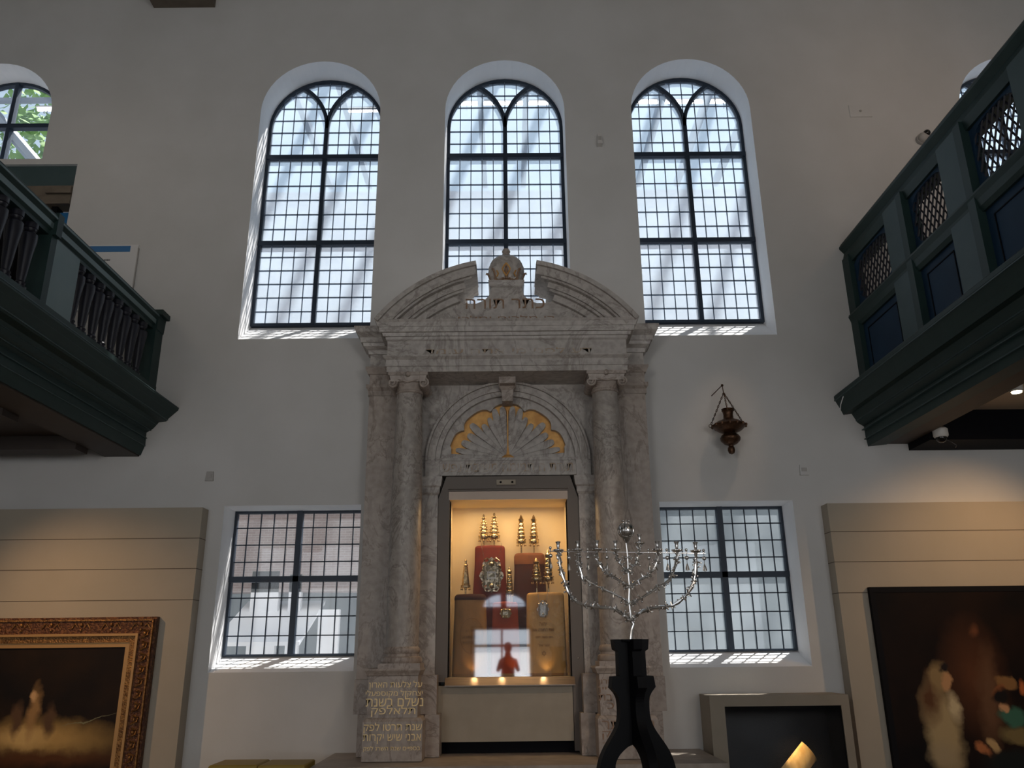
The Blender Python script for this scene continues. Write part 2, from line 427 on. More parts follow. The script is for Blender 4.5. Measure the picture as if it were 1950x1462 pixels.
lower_window(6, -3.49, -1.81, -2.66); lower_window(7, 1.86, 3.51, 2.70, 'lower_glass_light_patches')

# ---------------------------------------------------------------- room shell
def struct(name, mb, m, parent=None):
    o = mb.build(name, m, parent); tag(o, kind='structure'); return o
struct('wall_left', MB().box(-XW-.3, -XW, YF, .51, -.1, ZT), 'plaster')
struct('wall_right', MB().box(XW, XW+.3, YF, .51, -.1, ZT), 'plaster')
struct('floor', MB().box(-XW-.3, XW+.3, YF-.3, .5, -.3, -.1), 'floor_stone')
struct('ceiling', MB().box(-XW-.3, XW+.3, YF-.3, .8, ZT, ZT+.2), 'ceiling_paint')
# front wall (behind the visitor) with an arched fanlight and a door, seen mirrored in the case glass
fw = MB(); dx0, dx1, dz0, dz1 = -1.10, .66, .0, 2.27
me3 = None
arch = [(-.80, 2.86)] + [(-.15-.65*math.cos(PI*i/16), 2.86+.38*math.sin(PI*i/16)) for i in range(1, 16)] + [(.50, 2.86)]
WINS = [(-5.7, 2.4, .8, 5.0), (0.0, 1.2, 6.9, 10.2), (5.7, 2.4, .8, 5.0)]
loops = [outer, rect(dx0, dx1, .02, dz1), arch] + [rect(c-w_, c+w_, a, b) for c, w_, a, b in WINS]
mesh = filled(loops, YF); mesh.name = 'wall_front'; mesh.materials.append(MT['plaster'])
wf = bpy.data.objects.new('wall_front', mesh); col.objects.link(wf); tag(wf, kind='structure')
d = thing('door_1', (-.22, YF, 0), kind='structure'); m_ = MB()
m_.ring(rect(dx0+.06, dx1-.06, .02, dz1-.06), rect(dx0-.05, dx1+.05, -.02, dz1+.05), YF-.05, YF+.05)
m_.box(-.26, -.20, YF-.03, YF+.03, 0, dz1); m_.box(dx0, dx1, YF-.03, YF+.04, 1.72, 1.80)
m_.build('door_frame', 'oak', d)
MB().quad((dx0, YF, 0), (dx1, YF, 0), (dx1, YF, dz1), (dx0, YF, dz1)).build('glass', 'clear_glass', d)
w8 = thing('window_8', (-.15, YF, 2.86), kind='structure'); m_ = MB()
m_.box(-.26, -.08, YF-.02, YF+.03, 2.86, 3.24); m_.box(-.8, .5, YF-.02, YF+.03, 2.84, 2.88); m_.box(-.62, -.60, YF-.02, YF+.02, 2.86, 3.1); m_.box(-.75, .45, YF-.02, YF+.02, 2.96, 2.975)
m_.build('window_frame', 'oak', w8)
for i, (c, w_, a, b) in enumerate(WINS):
    ww = thing(f'window_{9+i}', (c, YF, a), kind='structure'); m_ = MB()
    m_.ring(rect(c-w_+.06, c+w_-.06, a+.06, b-.06), rect(c-w_, c+w_, a, b), YF-.04, YF+.04); m_.box(c-.03, c+.03, YF-.04, YF+.04, a, b)
    for k in (1, 2): m_.box(c-w_, c+w_, YF-.04, YF+.04, a+(b-a)*k/3-.03, a+(b-a)*k/3+.03)
    m_.build('window_frame', 'frame_blue', ww)
o = MB().box(-12, 12, -24, -22, -1, 1.55).build('wall_street', 'courtyard_plaster'); tag(o, kind='structure')
o = MB().box(-60, 60, -60, YF-.3, -.35, -.2).build('street', 'courtyard_paving'); tag(o, kind='structure')

# ceiling bracket at the top left
x0, z0 = W(293, 15); x1, _ = W(410, 12)
MBR = MB(); MBR.box(x0, x1, -.30, .0, z0, ZT); MBR.box(x0+.03, x1-.03, -.5, -.29, z0+.06, ZT)
o = MBR.build('roof_bracket', 'beam_wood'); tag(o, 'brown wooden wall post cut off by the top edge of the photo', 'beam')

# ---------------------------------------------------------------- outside
o = MB().box(-16, 16, 6.0, 6.5, 0, 11.4).build('wall_outside', 'pale_brick'); tag(o, kind='structure')
o = MB().box(-20, 20, .52, 20, -.2, 0).build('ground_outside', 'courtyard_paving'); tag(o, kind='structure')
xs = [-3.9+.86*k for k in range(12)]
for k, x in enumerate(xs):
    if abs(x) < 99:
        o = MB().box(x-.055, x+.055, .60, 5.98, 11.45, 11.62).build('roof_beam', 'steel_beam')
        tag(o, 'grey steel roof beam above the passage outside the windows', 'beam', 'steel beams over the outside passage')
for x in (W(1000, 400, .45)[0],):
    pass
# tube lamps under the passage roof
for a, b in ((-1.15, -.1), (.0, 1.15), (1.9, 3.0), (4.1, 5.0)):
    pass
def tube_lamp(px0, px1, py, label):
    Y = 3.2; x0, z = W(px0, py, Y); x1, _ = W(px1, py, Y)
    t = thing('tube_lamp', ((x0+x1)/2, Y, z), label, 'lamp', 'tube lamps outside the arched windows')
    MB().box(x0, x1, Y-.05, Y+.05, z+.03, z+.06).build('housing', 'grey_plastic', t)
    MB().tube([(x0+.02, Y, z), (x1-.02, Y, z)], .03, 10).build('tube', 'tube_glow', t)
    for q in (x0+.2, x1-.22): MB().box(q, q+.02, Y-.01, Y+.01, z+.06, 11.45).build('hanger', 'steel_beam', t)
tube_lamp(868, 1062, 198, 'lit white tube lamp seen through the top of the middle arched window')
tube_lamp(1212, 1398, 195, 'lit white tube lamp seen through the arched window right of the marble crown')
tube_lamp(662, 735, 211, 'lit white tube lamp showing in only the corner of an arched window')
tube_lamp(70, 106, 209, 'lit white tube lamp seen in the partly hidden window at the far left')
# things seen through the lower left window
o = MB().box(-4.1, -1.9, 2.2, 2.5, 2.45, 5.2).build('wall_annex', 'pink_brick'); tag(o, kind='structure')
o = MB().box(-7.5, 7.5, 3.0, 3.2, 0, 5.0).build('wall_passage', 'passage_grey'); tag(o, kind='structure')
m_ = MB()
for xa_, xb_2, za_, zb_3 in ((-3.75, -3.35, .6, 2.75), (-3.2, -3.02, .6, 2.7), (-2.75, -2.45, .4, 2.2)): m_.box(xa_, xb_2, 2.2, 2.3, za_, zb_3)
o = m_.build('wall_sun_patch', 'courtyard_plaster'); tag(o, kind='structure')  # pale panels added to stand in for sunlit patches
t = thing('sun_patch_sheet', (-3.0, 1.9, 1.6), 'added white sloping sheet standing in for sun patches outside the lower left window', 'sun patch')  # white sheet added to stand in for sunlit patches
m_ = MB(); m_.extr_x([(1.2, 1.75), (2.6, 2.35), (2.6, 2.30), (1.2, 1.70)], -3.9, -2.75); m_.build('patch_sheet', 'courtyard_plaster', t)
MB().tube([(-3.8, 1.3, 0), (-3.8, 1.3, 1.75)], .025, 6).build('pole', 'steel_beam', t)
# steel trusses and foliage behind the far-left window
t = thing('glass_roof_truss', (-8.5, 2.5, 8), 'grey blue steel truss crossing behind the partly hidden window at the far left', 'truss')
m_ = MB()
for k in range(3):
    m_.tube([(-12, 2.4, 14.0-k*1.5), (-7.3, 2.4, 8.8-k*1.5)], .10, 6)
m_.tube([(-12, 2.5, 11.2), (-6.9, 2.5, 11.2)], .06, 6); m_.tube([(-8.75, 2.3, 7), (-8.75, 2.3, 13)], .07, 6); m_.tube([(-7.9, 2.3, 7), (-7.9, 2.3, 13)], .05, 6)
m_.build('strut', 'steel_beam', t)
t = thing('tree', (-9.8, 4.6, 0), 'green tree behind the steel truss outside the far left window', 'tree')
m_ = MB(); m_.tube([(-9.8, 4.6, 0), (-9.8, 4.6, 9.5)], [.15, .06], 8); m_.build('trunk', 'beam_wood', t)
m_ = MB()
for i in range(900):
    a, b, r_ = random.uniform(0, 2*PI), random.uniform(-1, 1), random.uniform(.5, 1)
    p = Vector((-9.8+1.3*r_*math.cos(a)*math.sqrt(1-b*b), 4.6+.8*r_*math.sin(a)*math.sqrt(1-b*b), 11.0+2.2*r_*b)); s = .12
    q = Vector((random.uniform(-1, 1), random.uniform(-1, 1), random.uniform(-1, 1))).normalized()*s; w_ = q.orthogonal().normalized()*s*.6
    m_.quad(p-q, p+w_, p+q, p-w_)
m_.build('foliage', 'leaf', t)

# ---------------------------------------------------------------- marble ark
ark = thing('marble_ark', (0, -.5, .53), 'grey veined marble ark with two columns, a broken curved pediment and a lit niche', 'ark')
def part(mb, name, m='marble', smooth=False, label=None, parent=None):
    o = mb.build(name, m, parent or ark, smooth)
    if label: o['label'] = label
    return o
zb_ = .54
# entablature levels
zc0, zc1 = 5.14, 5.40            # main cornice
# backing slab with an arched opening is made of pieces around the niche
CX, CZ, CR = 0.0, 3.82, .825
bk = MB()
lp_in = [(-.84, 3.6)] + [(CX-.99*math.cos(PI*i/20), CZ+.99*math.sin(PI*i/20)) for i in range(21)] + [(.84, 3.6)]
m_ = MB()
inner = [(CX-.99*math.cos(PI*i/20), CZ+.99*math.sin(PI*i/20)) for i in range(21)]
outl = []
for i in range(21):
    a = PI*i/20; c_, s_ = -math.cos(a), math.sin(a); k = min(1.32/max(abs(c_), 1e-6), (4.83-CZ)/max(s_, 1e-6)); outl.append((c_*k, CZ+s_*k))
m_.strip(inner, outl, -.26, 0)
m_.box(-1.32, -1.0, -.26, 0, 3.5, CZ); m_.box(1.0, 1.32, -.26, 0, 3.5, CZ)
part(m_, 'wall_slab')
# outer pilasters
for s in (-1, 1):
    m_ = MB(); xa, xb = (-1.72, -1.28) if s < 0 else (1.28, 1.72)
    m_.frus(xa, xb, -.30, 0, 1.30, 4.50)
    m_.prof(xa, xb, -.30, 0, [(4.50, 0), (4.64, .0), (4.64, .015), (4.70, .015), (4.74, .04), (4.78, .04)])
    m_.prof(xa, xb, -.33, 0, [(4.78, 0), (4.91, .0), (4.91, .02), (4.97, .05), (5.0, .05)])
    part(m_, 'pilaster', 'marble_dark')
    # inner jamb with impost
    m_ = MB(); xa, xb = (-1.03, -.84) if s < 0 else (.84, 1.03)
    m_.box(xa, xb, -.33, 0, 1.30, 3.42); m_.prof(xa, xb, -.33, 0, [(3.38, .0), (3.41, .02), (3.47, .02), (3.49, .035), (3.55, .045), (3.60, .05)])
    part(m_, 'jamb')
    # column
    x = 1.18*s; yc = -.60
    m_ = MB(); m_.lathe((x, yc, 0), [(.180, 1.66), (.182, 2.4), (.178, 3.2), (.165, 4.0), (.152, 4.56)], 32)
    c = part(m_, 'column', 'marble_column', True)
    m_ = MB(); m_.box(x-.225, x+.225, yc-.225, yc+.225, 1.44, 1.49)
    m_.lathe((x, yc, 0), [(.215, 1.49), (.225, 1.515), (.215, 1.55), (.19, 1.56), (.185, 1.585), (.2, 1.605), (.2, 1.635), (.182, 1.66)], 32)
    m_.build('column_base', 'marble_dark', c, True)
    m_ = MB(); m_.lathe((x, yc, 0), [(.152, 4.54), (.165, 4.55), (.165, 4.57), (.155, 4.58), (.16, 4.60), (.19, 4.64), (.19, 4.66)], 32)
    m_.frus(x-.20, x+.20, yc-.20, yc+.20, 4.66, 4.73, 0, .02); m_.frus(x-.235, x+.235, yc-.235, yc+.2, 4.73, 4.77, 0, 0)
    for q in (-1, 1):
        for e in (-1, 1):
            # volutes: spiral rolls at the four corners
            pts = []
            for i in range(19):
                a = -PI/2 + i*PI*3/18*-q; rr = .062*(1-i/26)
                pts.append((x+q*.185+math.cos(a+PI/2*0)*rr*q*-1, yc+e*.19, 4.645+math.sin(-abs(a+PI/2)+PI/2)*rr))
            m_.tube(pts, .014, 6)
        m_.tube([(x+q*.185, yc-.17, 4.645), (x+q*.185, yc+.17, 4.645)], [.055, .055], 16)
    m_.sphere((x, yc-.225, 4.745), .035, 10); m_.tube([(x-.12, yc-.2, 4.69), (x, yc-.215, 4.65), (x+.12, yc-.2, 4.69)], .013, 6)
    m_.build('capital', 'marble_dark', c, True)
    # pedestal
    m_ = MB(); xa, xb = (-1.53, -.91) if s < 0 else (.91, 1.53)
    m_.prof(xa, xb, -.88, -.30, [(zb_, 0), (.92, 0), (.95, -.02), (.955, -.035)])
    m_.box(xa+.035, xb-.06, -.845, -.3, .95, 1.37); m_.prof(xa+.03, xb-.07, -.84, -.3, [(1.36, 0), (1.37, .015), (1.39, .02), (1.42, .035), (1.44, .03)])
    pd = part(m_, 'pedestal', 'marble_dark')
    m_ = MB()
    if s < 0: m_.box(-.92, -.76, -.55, 0, zb_, .96); m_.box(-.98, -.80, -.50, 0, .96, 1.36)
    else: m_.box(.76, .92, -.55, 0, zb_, .96); m_.box(.80, .98, -.50, 0, .96, 1.36)
    sx = -1 if s < 0 else 1
    m_.build('plinth_return', 'marble_dark', pd); m_ = MB()
    m_.box(min(sx*1.52, sx*1.66), max(sx*1.52, sx*1.66), -.45, 0, zb_, .96); m_.box(min(sx*1.45, sx*1.72), max(sx*1.45, sx*1.72), -.40, 0, .96, 1.32)
    m_.build('plinth_return', 'marble_dark', pd)
    # entablature wing over pilaster
    m_ = MB(); xa, xb = (-1.72, -1.10) if s < 0 else (1.10, 1.72)
    m_.prof(xa, xb, -.34, 0, [(5.0, .0), (5.17, .0), (5.17, .02), (5.22, .03), (5.26, .08), (5.30, .09), (5.30, .11), (5.36, .12), (5.42, .17), (5.47, .19), (5.49, .19)])
    part(m_, 'cornice_wing')
# central entablature
xe = 1.44
m_ = MB(); m_.prof(-xe, xe, -.80, 0, [(4.78, 0), (4.845, 0), (4.85, .012), (4.93, .012), (4.94, .02), (4.965, .045), (4.98, .045)])
part(m_, 'architrave')
m_ = MB(); m_.box(-xe, xe, -.80, 0, 4.98, 5.17)
fr = part(m_, 'frieze')
m_ = MB(); m_.prof(-xe, xe, -.80, 0, [(5.17, .0), (5.19, .02), (5.22, .025), (5.22, .05), (5.26, .06), (5.26, .09), (5.32, .10), (5.32, .11), (5.37, .13), (5.40, .15)])
part(m_, 'cornice')
# segmental pediment, layer by layer
ZC, R = 4.20, 1.995
def arc_layer(m_, r0, r1, y0, a_end, a_start, sides=(-1, 1)):
    for s in sides:
        I, O = [], []
        for i in range(17):
            a = a_start + (a_end-a_start)*i/16
            I.append((s*r0*math.cos(a), ZC+r0*math.sin(a))); O.append((s*r1*math.cos(a), ZC+r1*math.sin(a)))
        m_.strip(I, O, y0, -.30)
def a_at(r, z): return math.asin((z-ZC)/r)
for sd in (-1, 1):
    m_ = MB()
    for r0_, r1_, y_, ae_ in ((R-.055, R, -.97, 79.2), (R-.165, R-.045, -.93, 78.6), (R-.19, R-.155, -.90, 76.5), (R-.26, R-.18, -.83, 73.2), (R-.29, R-.25, -.80, 72.0), (R-.37, R-.28, -.74, 69.5)):
        arc_layer(m_, r0_, r1_, y_, math.radians(ae_), a_at(r1_, 5.405), (sd,))
    part(m_, 'pediment_moulding')
ri = R-.36
ty = MB(); ae = math.radians(69.5); a0 = a_at(ri, 5.40)
P_ = [(ri*math.cos(a0+(ae-a0)*i/14), ZC+ri*math.sin(a0+(ae-a0)*i/14)) for i in range(15)]
ex, ez = P_[-1]
cu_ = [(ex-.10, ez-.02), (ex-.2, ez-.02), (ex-.29, ez+.02), (ex-.35, ez+.08), (.195, ez+.17), (.19, ez+.20)]
right = P_ + cu_
TZ = ez+.20
allp = right + [(-x, z) for x, z in right[::-1]]
m_ = MB().poly(allp, -.68, -.34)
tymp = part(m_, 'tympanum')
m_ = MB().prof(-.20, .20, -.69, -.30, [(TZ, 0), (TZ+.02, .012), (TZ+.07, .025), (TZ+.085, .025)])
part(m_, 'crown_pedestal')
# crown
cb = TZ+.085; yk = -.52
m_ = MB(); m_.lathe((0, yk, cb), [(.165, 0), (.185, .02), (.205, .10), (.222, .19), (.218, .26), (.19, .335), (.14, .39), (.07, .42), (.03, .425)], 64, sy=.8, flute=.035, nf=14)
cr_ = part(m_, 'crown', smooth=True)
m_ = MB(); m_.lathe((0, yk, cb+.42), [(.03, 0), (.055, .012), (.055, .022), (.03, .03), (.045, .045), (.055, .07), (.04, .10), (.01, .11)], 20)
m_.build('knob', 'marble_dark', cr_, True)
m_ = MB(); m_.lathe((0, yk, cb), [(.175, 0), (.19, .01), (.19, .035), (.178, .045)], 32, sy=.85)
for k in range(14):
    a = 2*PI*k/14; m_.sphere((.19*math.cos(a), yk+.165*math.sin(a), cb+.035), .017, 8)
m_.build('band', 'rust_letter', cr_, True)
for k in range(8):          # curling leaves round the crown
    a = PI*2*k/8 - PI/2; ca, sa = math.cos(a), math.sin(a); wd = .03 if k % 2 else .045
    pts = [(r_*ca, yk+r_*sa*.85, cb+z) for r_, z in ((.19, .03), (.195, .09), (.21, .14), (.235, .175), (.252, .18), (.255, .165))]
    MB().tube(pts, [.02, wd*.5, wd*.5, .014, .012, .01], 8).build('leaf', 'rust_letter', cr_, True)['label'] = 'rust coloured leaf of the crown'
m_ = MB()
for q in (-1, 1):
    m_.tube([(0, yk-.188, cb+.06), (q*.03, yk-.192, cb+.11), (q*.05, yk-.185, cb+.16), (q*.03, yk-.185, cb+.20), (0, yk-.18, cb+.24)], .010, 6)
    m_.tube([(q*.12, yk-.165, cb+.06), (q*.10, yk-.17, cb+.10), (q*.12, yk-.155, cb+.15)], .009, 6)
m_.build('scroll_ornament', 'gilding', cr_, True)
# arch, shell, lintel
m_ = MB()
for r_a, r_b, y_ in ((CR, .885, -.30), (.885, .93, -.33), (.93, .975, -.31), (.975, 1.00, -.35)):
    m_.strip([(CX-r_a*math.cos(PI*i/32), CZ-.02+r_a*math.sin(PI*i/32)) for i in range(33)], [(CX-r_b*math.cos(PI*i/32), CZ-.02+r_b*math.sin(PI*i/32)) for i in range(33)], y_, -.02)
m_.box(-1.0, -CR, -.33, -.02, 3.60, CZ-.02); m_.box(CR, 1.0, -.33, -.02, 3.60, CZ-.02)
part(m_, 'archivolt')
m_ = MB(); m_.poly([(CX-CR*math.cos(PI*i/32), CZ+CR*math.sin(PI*i/32)) for i in range(33)], -.16, -.10)
part(m_, 'shell_ground', 'gilding', label='gilded half round ground of the shell')
# scalloped rim
I = []; N = 96
for i in range(N+1):
    a = PI*i/N; k = abs(math.sin(a*5)); rr = .715 - .055*(1-k)**1.5 if i not in (0, N) else .70
    if .08*PI < a < .92*PI: rr = .735 - .075*(1-k)**2.2
    I.append((CX-rr*math.cos(a), CZ+rr*math.sin(a)*.985))
O = [(CX-CR*math.cos(PI*i/N), CZ+CR*math.sin(PI*i/N)) for i in range(N+1)]
m_ = MB().strip(I, O, -.24, -.12); part(m_, 'shell_rim')
# feathered petals: pairs of lobed leaves fanned from the boss
def petal(m_, a0, a1, lobes):
    # outline in polar coordinates, lobed edge
    pts = [(CX, CZ+.03)]
    n = 10*len(lobes)
    for i in range(n+1):
        t = i/n; a = a0+(a1-a0)*t; k = min(int(t*len(lobes)), len(lobes)-1); u = t*len(lobes)-k
        rr = lobes[k]*(1 - .20*abs(2*u-1)**3.5)
        pts.append((CX+rr*math.cos(a), CZ+rr*math.sin(a)))
    vs = []
    c = m_.bm.verts.new((pts[0][0], -.235, pts[0][1])); c2 = m_.bm.verts.new((pts[0][0], -.15, pts[0][1]))
    f = [m_.bm.verts.new((x, -.20, z)) for x, z in pts[1:]]; b = [m_.bm.verts.new((x, -.15, z)) for x, z in pts[1:]]
    for i in range(len(f)-1):
        m_.face([c, f[i], f[i+1]]); m_.face([f[i], b[i], b[i+1], f[i+1]])
    m_.face([c, f[0], b[0], c2]); m_.face([c, c2, b[-1], f[-1]])
for s in (-1, 1):
    m_ = MB(); dg_ = math.radians
    segs = [(1.0, 17, [.745, .66]), (17.5, 40, [.62, .60]), (40.5, 62, [.66, .56]), (62.5, 89, [.60, .69, .70])]
    for a0, a1, lb in segs:
        if s > 0: petal(m_, dg_(a0), dg_(a1), lb)
        else: petal(m_, PI-dg_(a0), PI-dg_(a1), lb)
    part(m_, 'shell_leaf')
m_ = MB().lathe((CX, -.22, CZ), [(.085, 0), (.085, .02), (.07, .05), (.04, .07), (.01, .08)], 24, sy=.6); m_.box(-.006, .006, -.245, -.15, CZ+.05, CZ+.66)
m_.frus(-.022, .022, -.245, -.15, CZ+.05, CZ+.2, 0, -.018)
part(m_, 'boss', 'gilding', label='gilded boss at the foot of the shell')
m_ = MB().box(-.86, .86, -.31, -.02, 3.62, CZ); m_.box(-.86, .86, -.325, -.02, CZ-.02, CZ+.015)
lin_ = part(m_, 'lintel')
m_ = MB(); zt = 4.84
a = [(-.085, -.62, zt), (.085+.02, -.62, zt), (.105, -.2, zt), (-.105, -.2, zt)]
m_.prof(-.085, .085, -.45, -.2, [(4.52, -.02), (4.66, -.012), (4.70, .02), (4.84, .03)]); m_.frus(-.11, .11, -.60, -.2, 4.70, 4.84, -.015, 0)
part(m_, 'keystone', 'marble_dark')
# inscriptions
lettering([('על צלעות הארון', *_p) for _p in [(-1.205, -.847, Z(1302, -.85), .56, .085)]] + [
    ('יצחקזל מקוספעלי', -1.215, -.847, Z(1318.5, -.85), .60, .075),
    ('נשלם בשנת', -1.21, -.847, Z(1332.5, -.85), .60, .10), ('תלאלפק', -1.22, -.847, Z(1352, -.85), .46, .10)], 'gilded_letter', ark, 'inscription', 'gold Hebrew lines on the left pedestal')
lettering([('שנת תרטו לפק', -1.215, -.882, Z(1383, -.88), .60, .10), ('אבני שיש יקרות', -1.22, -.882, Z(1404, -.88), .60, .09),
    ('בספיים שנת תשרג לפק', -1.22, -.882, Z(1423, -.88), .58, .055)], 'gilded_letter', ark, 'inscription', 'gold Hebrew lines on the left plinth')
lettering([('הגדול משה ורון', 1.205, -.847, Z(1300, -.85), .54, .07), ('בן כלב ריין', 1.2, -.847, Z(1314, -.85), .54, .07),
    ('ר אהרן בת', 1.2, -.847, Z(1332, -.85), .54, .085), ('יצחק כ', 1.22, -.847, Z(1348, -.85), .40, .085)], 'rust_letter', ark, 'inscription', 'brown Hebrew lines on the right pedestal')
lettering([('חדש תר', 1.22, -.882, Z(1382, -.88), .54, .08), ('זהב קוק', 1.22, -.882, Z(1402, -.88), .54, .08), ('לפק אודר', 1.22, -.882, Z(1420, -.88), .54, .065)], 'rust_letter', ark, 'inscription', 'brown Hebrew lines on the right plinth')
lettering([('כתר תורה', W(962, 577, -.68)[0], -.682, Z(578, -.68), .98, .13), ('בי מלכים ימלכו', W(965, 605, -.68)[0], -.682, Z(605, -.68), 1.2, .06)], 'rust_letter', ark, 'inscription', 'faded brown letters on the pediment')
lettering([('דע לפני מי אתה עומד', .02, -.802, Z(667, -.8), 2.0, .075)], 'gilding_faded', ark, 'inscription', 'faded gold letters on the frieze')
lettering([('תורת ה תמימה משיבת נפש', 0, -.312, Z(890, -.3), 1.58, .10)], 'gilding_faded', ark, 'inscription', 'worn gold letters on the lintel')

# stone dais under the ark
ds = MB(); ds.box(-1.97, 2.13, -1.25, -.002, -.1, .535); ds.box(-1.97, 2.13, -1.7, -1.24, -.1, .35); ds.box(-1.97, 2.13, -2.1, -1.69, -.1, .12)
o = ds.build('stone_dais', 'step_stone'); tag(o, 'low brown stone steps under the marble ark', 'steps')

# ---------------------------------------------------------------- display case in the ark
case = thing('display_case', (0, -.3, .56), 'taupe metal display case with a glowing cream interior, set inside the marble ark', 'display case')
YS = -.30
ol = [(-.845, 1.28), (.845, 1.28), (.84, 3.33), (.745, 3.61), (-.745, 3.61), (-.84, 3.33)]
m_ = MB().ring([(-.70, 1.30), (.70, 1.30), (.70, 2.4), (.70, 3.40), (-.70, 3.40), (-.70, 2.4)], [(-.845, 1.28), (.845, 1.28), (.84, 3.33), (.745, 3.61), (-.745, 3.61), (-.84, 3.33)], YS, -.02)
m_.build('surround', 'case_paint', case)
MB().box(-.83, .70, YS+.02, -.02, .66, 1.24).build('lower_panel', 'case_paint_light', case)['label'] = 'beige panel below the glass'
MB().box(.705, .84, YS, -.02, .56, 1.28).build('side_strip', 'case_paint', case); MB().box(-.845, -.83, YS, -.02, .56, 1.28).build('side_strip', 'case_paint', case)
MB().box(-.83, .83, YS+.10, -.02, .54, .66).build('plinth', 'black', case)  # black box standing in for the shadowed gap below the panel
m_ = MB(); m_.extr_x([(YS, 3.43), (YS-.02, 3.43), (YS-.02, 3.445), (YS, 3.46)], -.72, .72); m_.build('top_trim', 'case_paint', case)
MB().box(-.71, .71, YS-.012, YS+.01, 3.325, 3.425).build('header_strip', 'header_metal', case)
m_ = MB(); m_.extr_x([(YS+.03, 1.325), (YS-.005, 1.325), (YS-.075, 1.245), (YS-.075, 1.235), (YS+.03, 1.235)], -.725, .725); m_.build('sill_strip', 'brushed_steel', case)
m_ = MB(); x0, x1, z0, z1, yb = -.70, .70, 1.325, 3.325, .30
for a in ((( x0, YS+.01, z0), (x0, yb, z0), (x0, yb, z1), (x0, YS+.01, z1)), ((x1, YS+.01, z0), (x1, yb, z0), (x1, yb, z1), (x1, YS+.01, z1)),
          ((x0, YS+.01, z0), (x1, YS+.01, z0), (x1, yb, z0), (x0, yb, z0)), ((x0, YS+.01, z1), (x1, YS+.01, z1), (x1, yb, z1), (x0, yb, z1)),
          ((x0, yb, z0), (x1, yb, z0), (x1, yb, z1), (x0, yb, z1))): m_.quad(*a)
m_.build('lining', 'case_lining', case)
MB().quad((-.69, YS+.004, 1.33), (.69, YS+.004, 1.33), (.69, YS+.004, 3.32), (-.69, YS+.004, 3.32)).build('glass', 'case_glass', case)
m_ = MB(); m_.box(-.14, .09, YS-.03, YS, 3.50, 3.56); sn = m_.build('sensor_box', 'case_paint_light', case)
for q in (-.09, .05): MB().sphere((q, YS-.035, 3.53), .014, 8).build('sensor', 'lens_black', sn)
for q in (-.58, .70): pass
m_ = MB().sphere((.775, YS-.005, 1.52), .012, 8); m_.build('lock', 'silver', case)
# riser for the back scrolls
o = MB().box(-.60, .58, .06, .29, 1.33, 1.62).build('riser', 'case_lining'); tag(o, 'cream riser hidden behind the front row of scroll mantles', 'riser')

def mantle(name, x, y, zb, w0, w1, h, m, label, dp=.11, topm=None, toph=.0):
    t = thing(name, (x, y, zb), label, 'torah mantle', 'torah scrolls in the display case')
    n = 44
    b = MB(); b.lathe((x, y, zb), [(w0/2, 0), (w0/2*.99, h*.1), (w0/2*.97+.0*w1, h*.3), ((w0+w1)/4, h*.55), (w1/2*1.01, h*.8), (w1/2, h-.035), (w1/2*.97, h-.012), (w1/2*.88, h), (.01, h+.012)], n, sy=dp/(w0/2), pw=3.2)
    b.build('mantle', m, t, True)
    if topm:
        b = MB(); b.lathe((x, y, zb+h-toph), [(w1/2*1.015, 0), (w1/2*1.02, .02), (w1/2*1.015, toph-.03), (w1/2*.97, toph-.008), (w1/2*.88, toph+.006), (.01, toph+.016)], n, sy=(dp/(w0/2))*1.02, pw=3.2)
        b.build('top_cover', topm, t, True)
    b = MB(); b.lathe((x, y, zb), [(w0/2*1.01, 0.0), (w0/2*1.015, .02), (w0/2*1.0, .03)], n, sy=dp/(w0/2)*1.01, pw=3.2)
    b.build('hem', 'embroidery', t, True)
    return t
yB, yF = .165, -.06
def XZ(px, py, Y): return W(px, py, Y)
# A red (back left), B dark (back right), C ochre (front left), D orange (front middle), E cream (front right)
xa, za = W(933, 1040, yB); A = mantle('torah_scroll', xa, yB, 1.62, .45, .37, za-1.62, 'red_velvet', 'tall red velvet scroll mantle at the back left of the lit case')
xb, zb2 = W(1008, 1055, yB); B = mantle('torah_scroll', xb, yB, 1.62, .44, .37, zb2-1.62, 'dark_velvet', 'dark maroon scroll mantle with a rust coloured top at the back right of the case', topm='rust_velvet', toph=.13)
xc, zc = W(896, 1133, yF); C_ = mantle('torah_scroll', xc, yF, 1.33, .41, .37, zc-1.33, 'ochre_silk', 'ochre scroll mantle with a brown top band at the front left of the case', topm='dark_velvet', toph=.06)
xd, zd = W(962, 1147, yF+.02); D_ = mantle('torah_scroll', xd, yF+.02, 1.33, .35, .30, zd-1.33, 'orange_velvet', 'orange red scroll mantle in the middle of the front row, behind the window reflection', dp=.10)
xe_, ze = W(1038, 1129, yF); E_ = mantle('torah_scroll', xe_, yF, 1.33, .47, .44, ze-1.33, 'cream_silk', 'pale gold silk scroll mantle with a star at the front right of the case')
for s, t, xx, zz, w_, h_ in (('יהוה', E_, 1034, 1188, .09, .035), ('זאת התורה אשר', E_, 1033, 1199, .27, .03), ('נתן משה לפני', E_, 1036, 1213, .20, .03), ('ישראל', E_, 1036, 1228, .13, .03)):
    q = W(xx, zz, yF-.115); lettering([(s, q[0], yF-.114, q[1], w_, h_)], 'embroidery', t, 'embroidered_line')
q = W(1036, 1244, yF-.115); m_ = MB()
for k in range(2):
    P3 = [(q[0]+.028*math.sin(2*PI*i/3+k*PI), yF-.116, q[1]+.028*math.cos(2*PI*i/3+k*PI)) for i in range(4)]
    m_.tube(P3, .003, 5)
m_.build('embroidered_star', 'embroidery', E_)
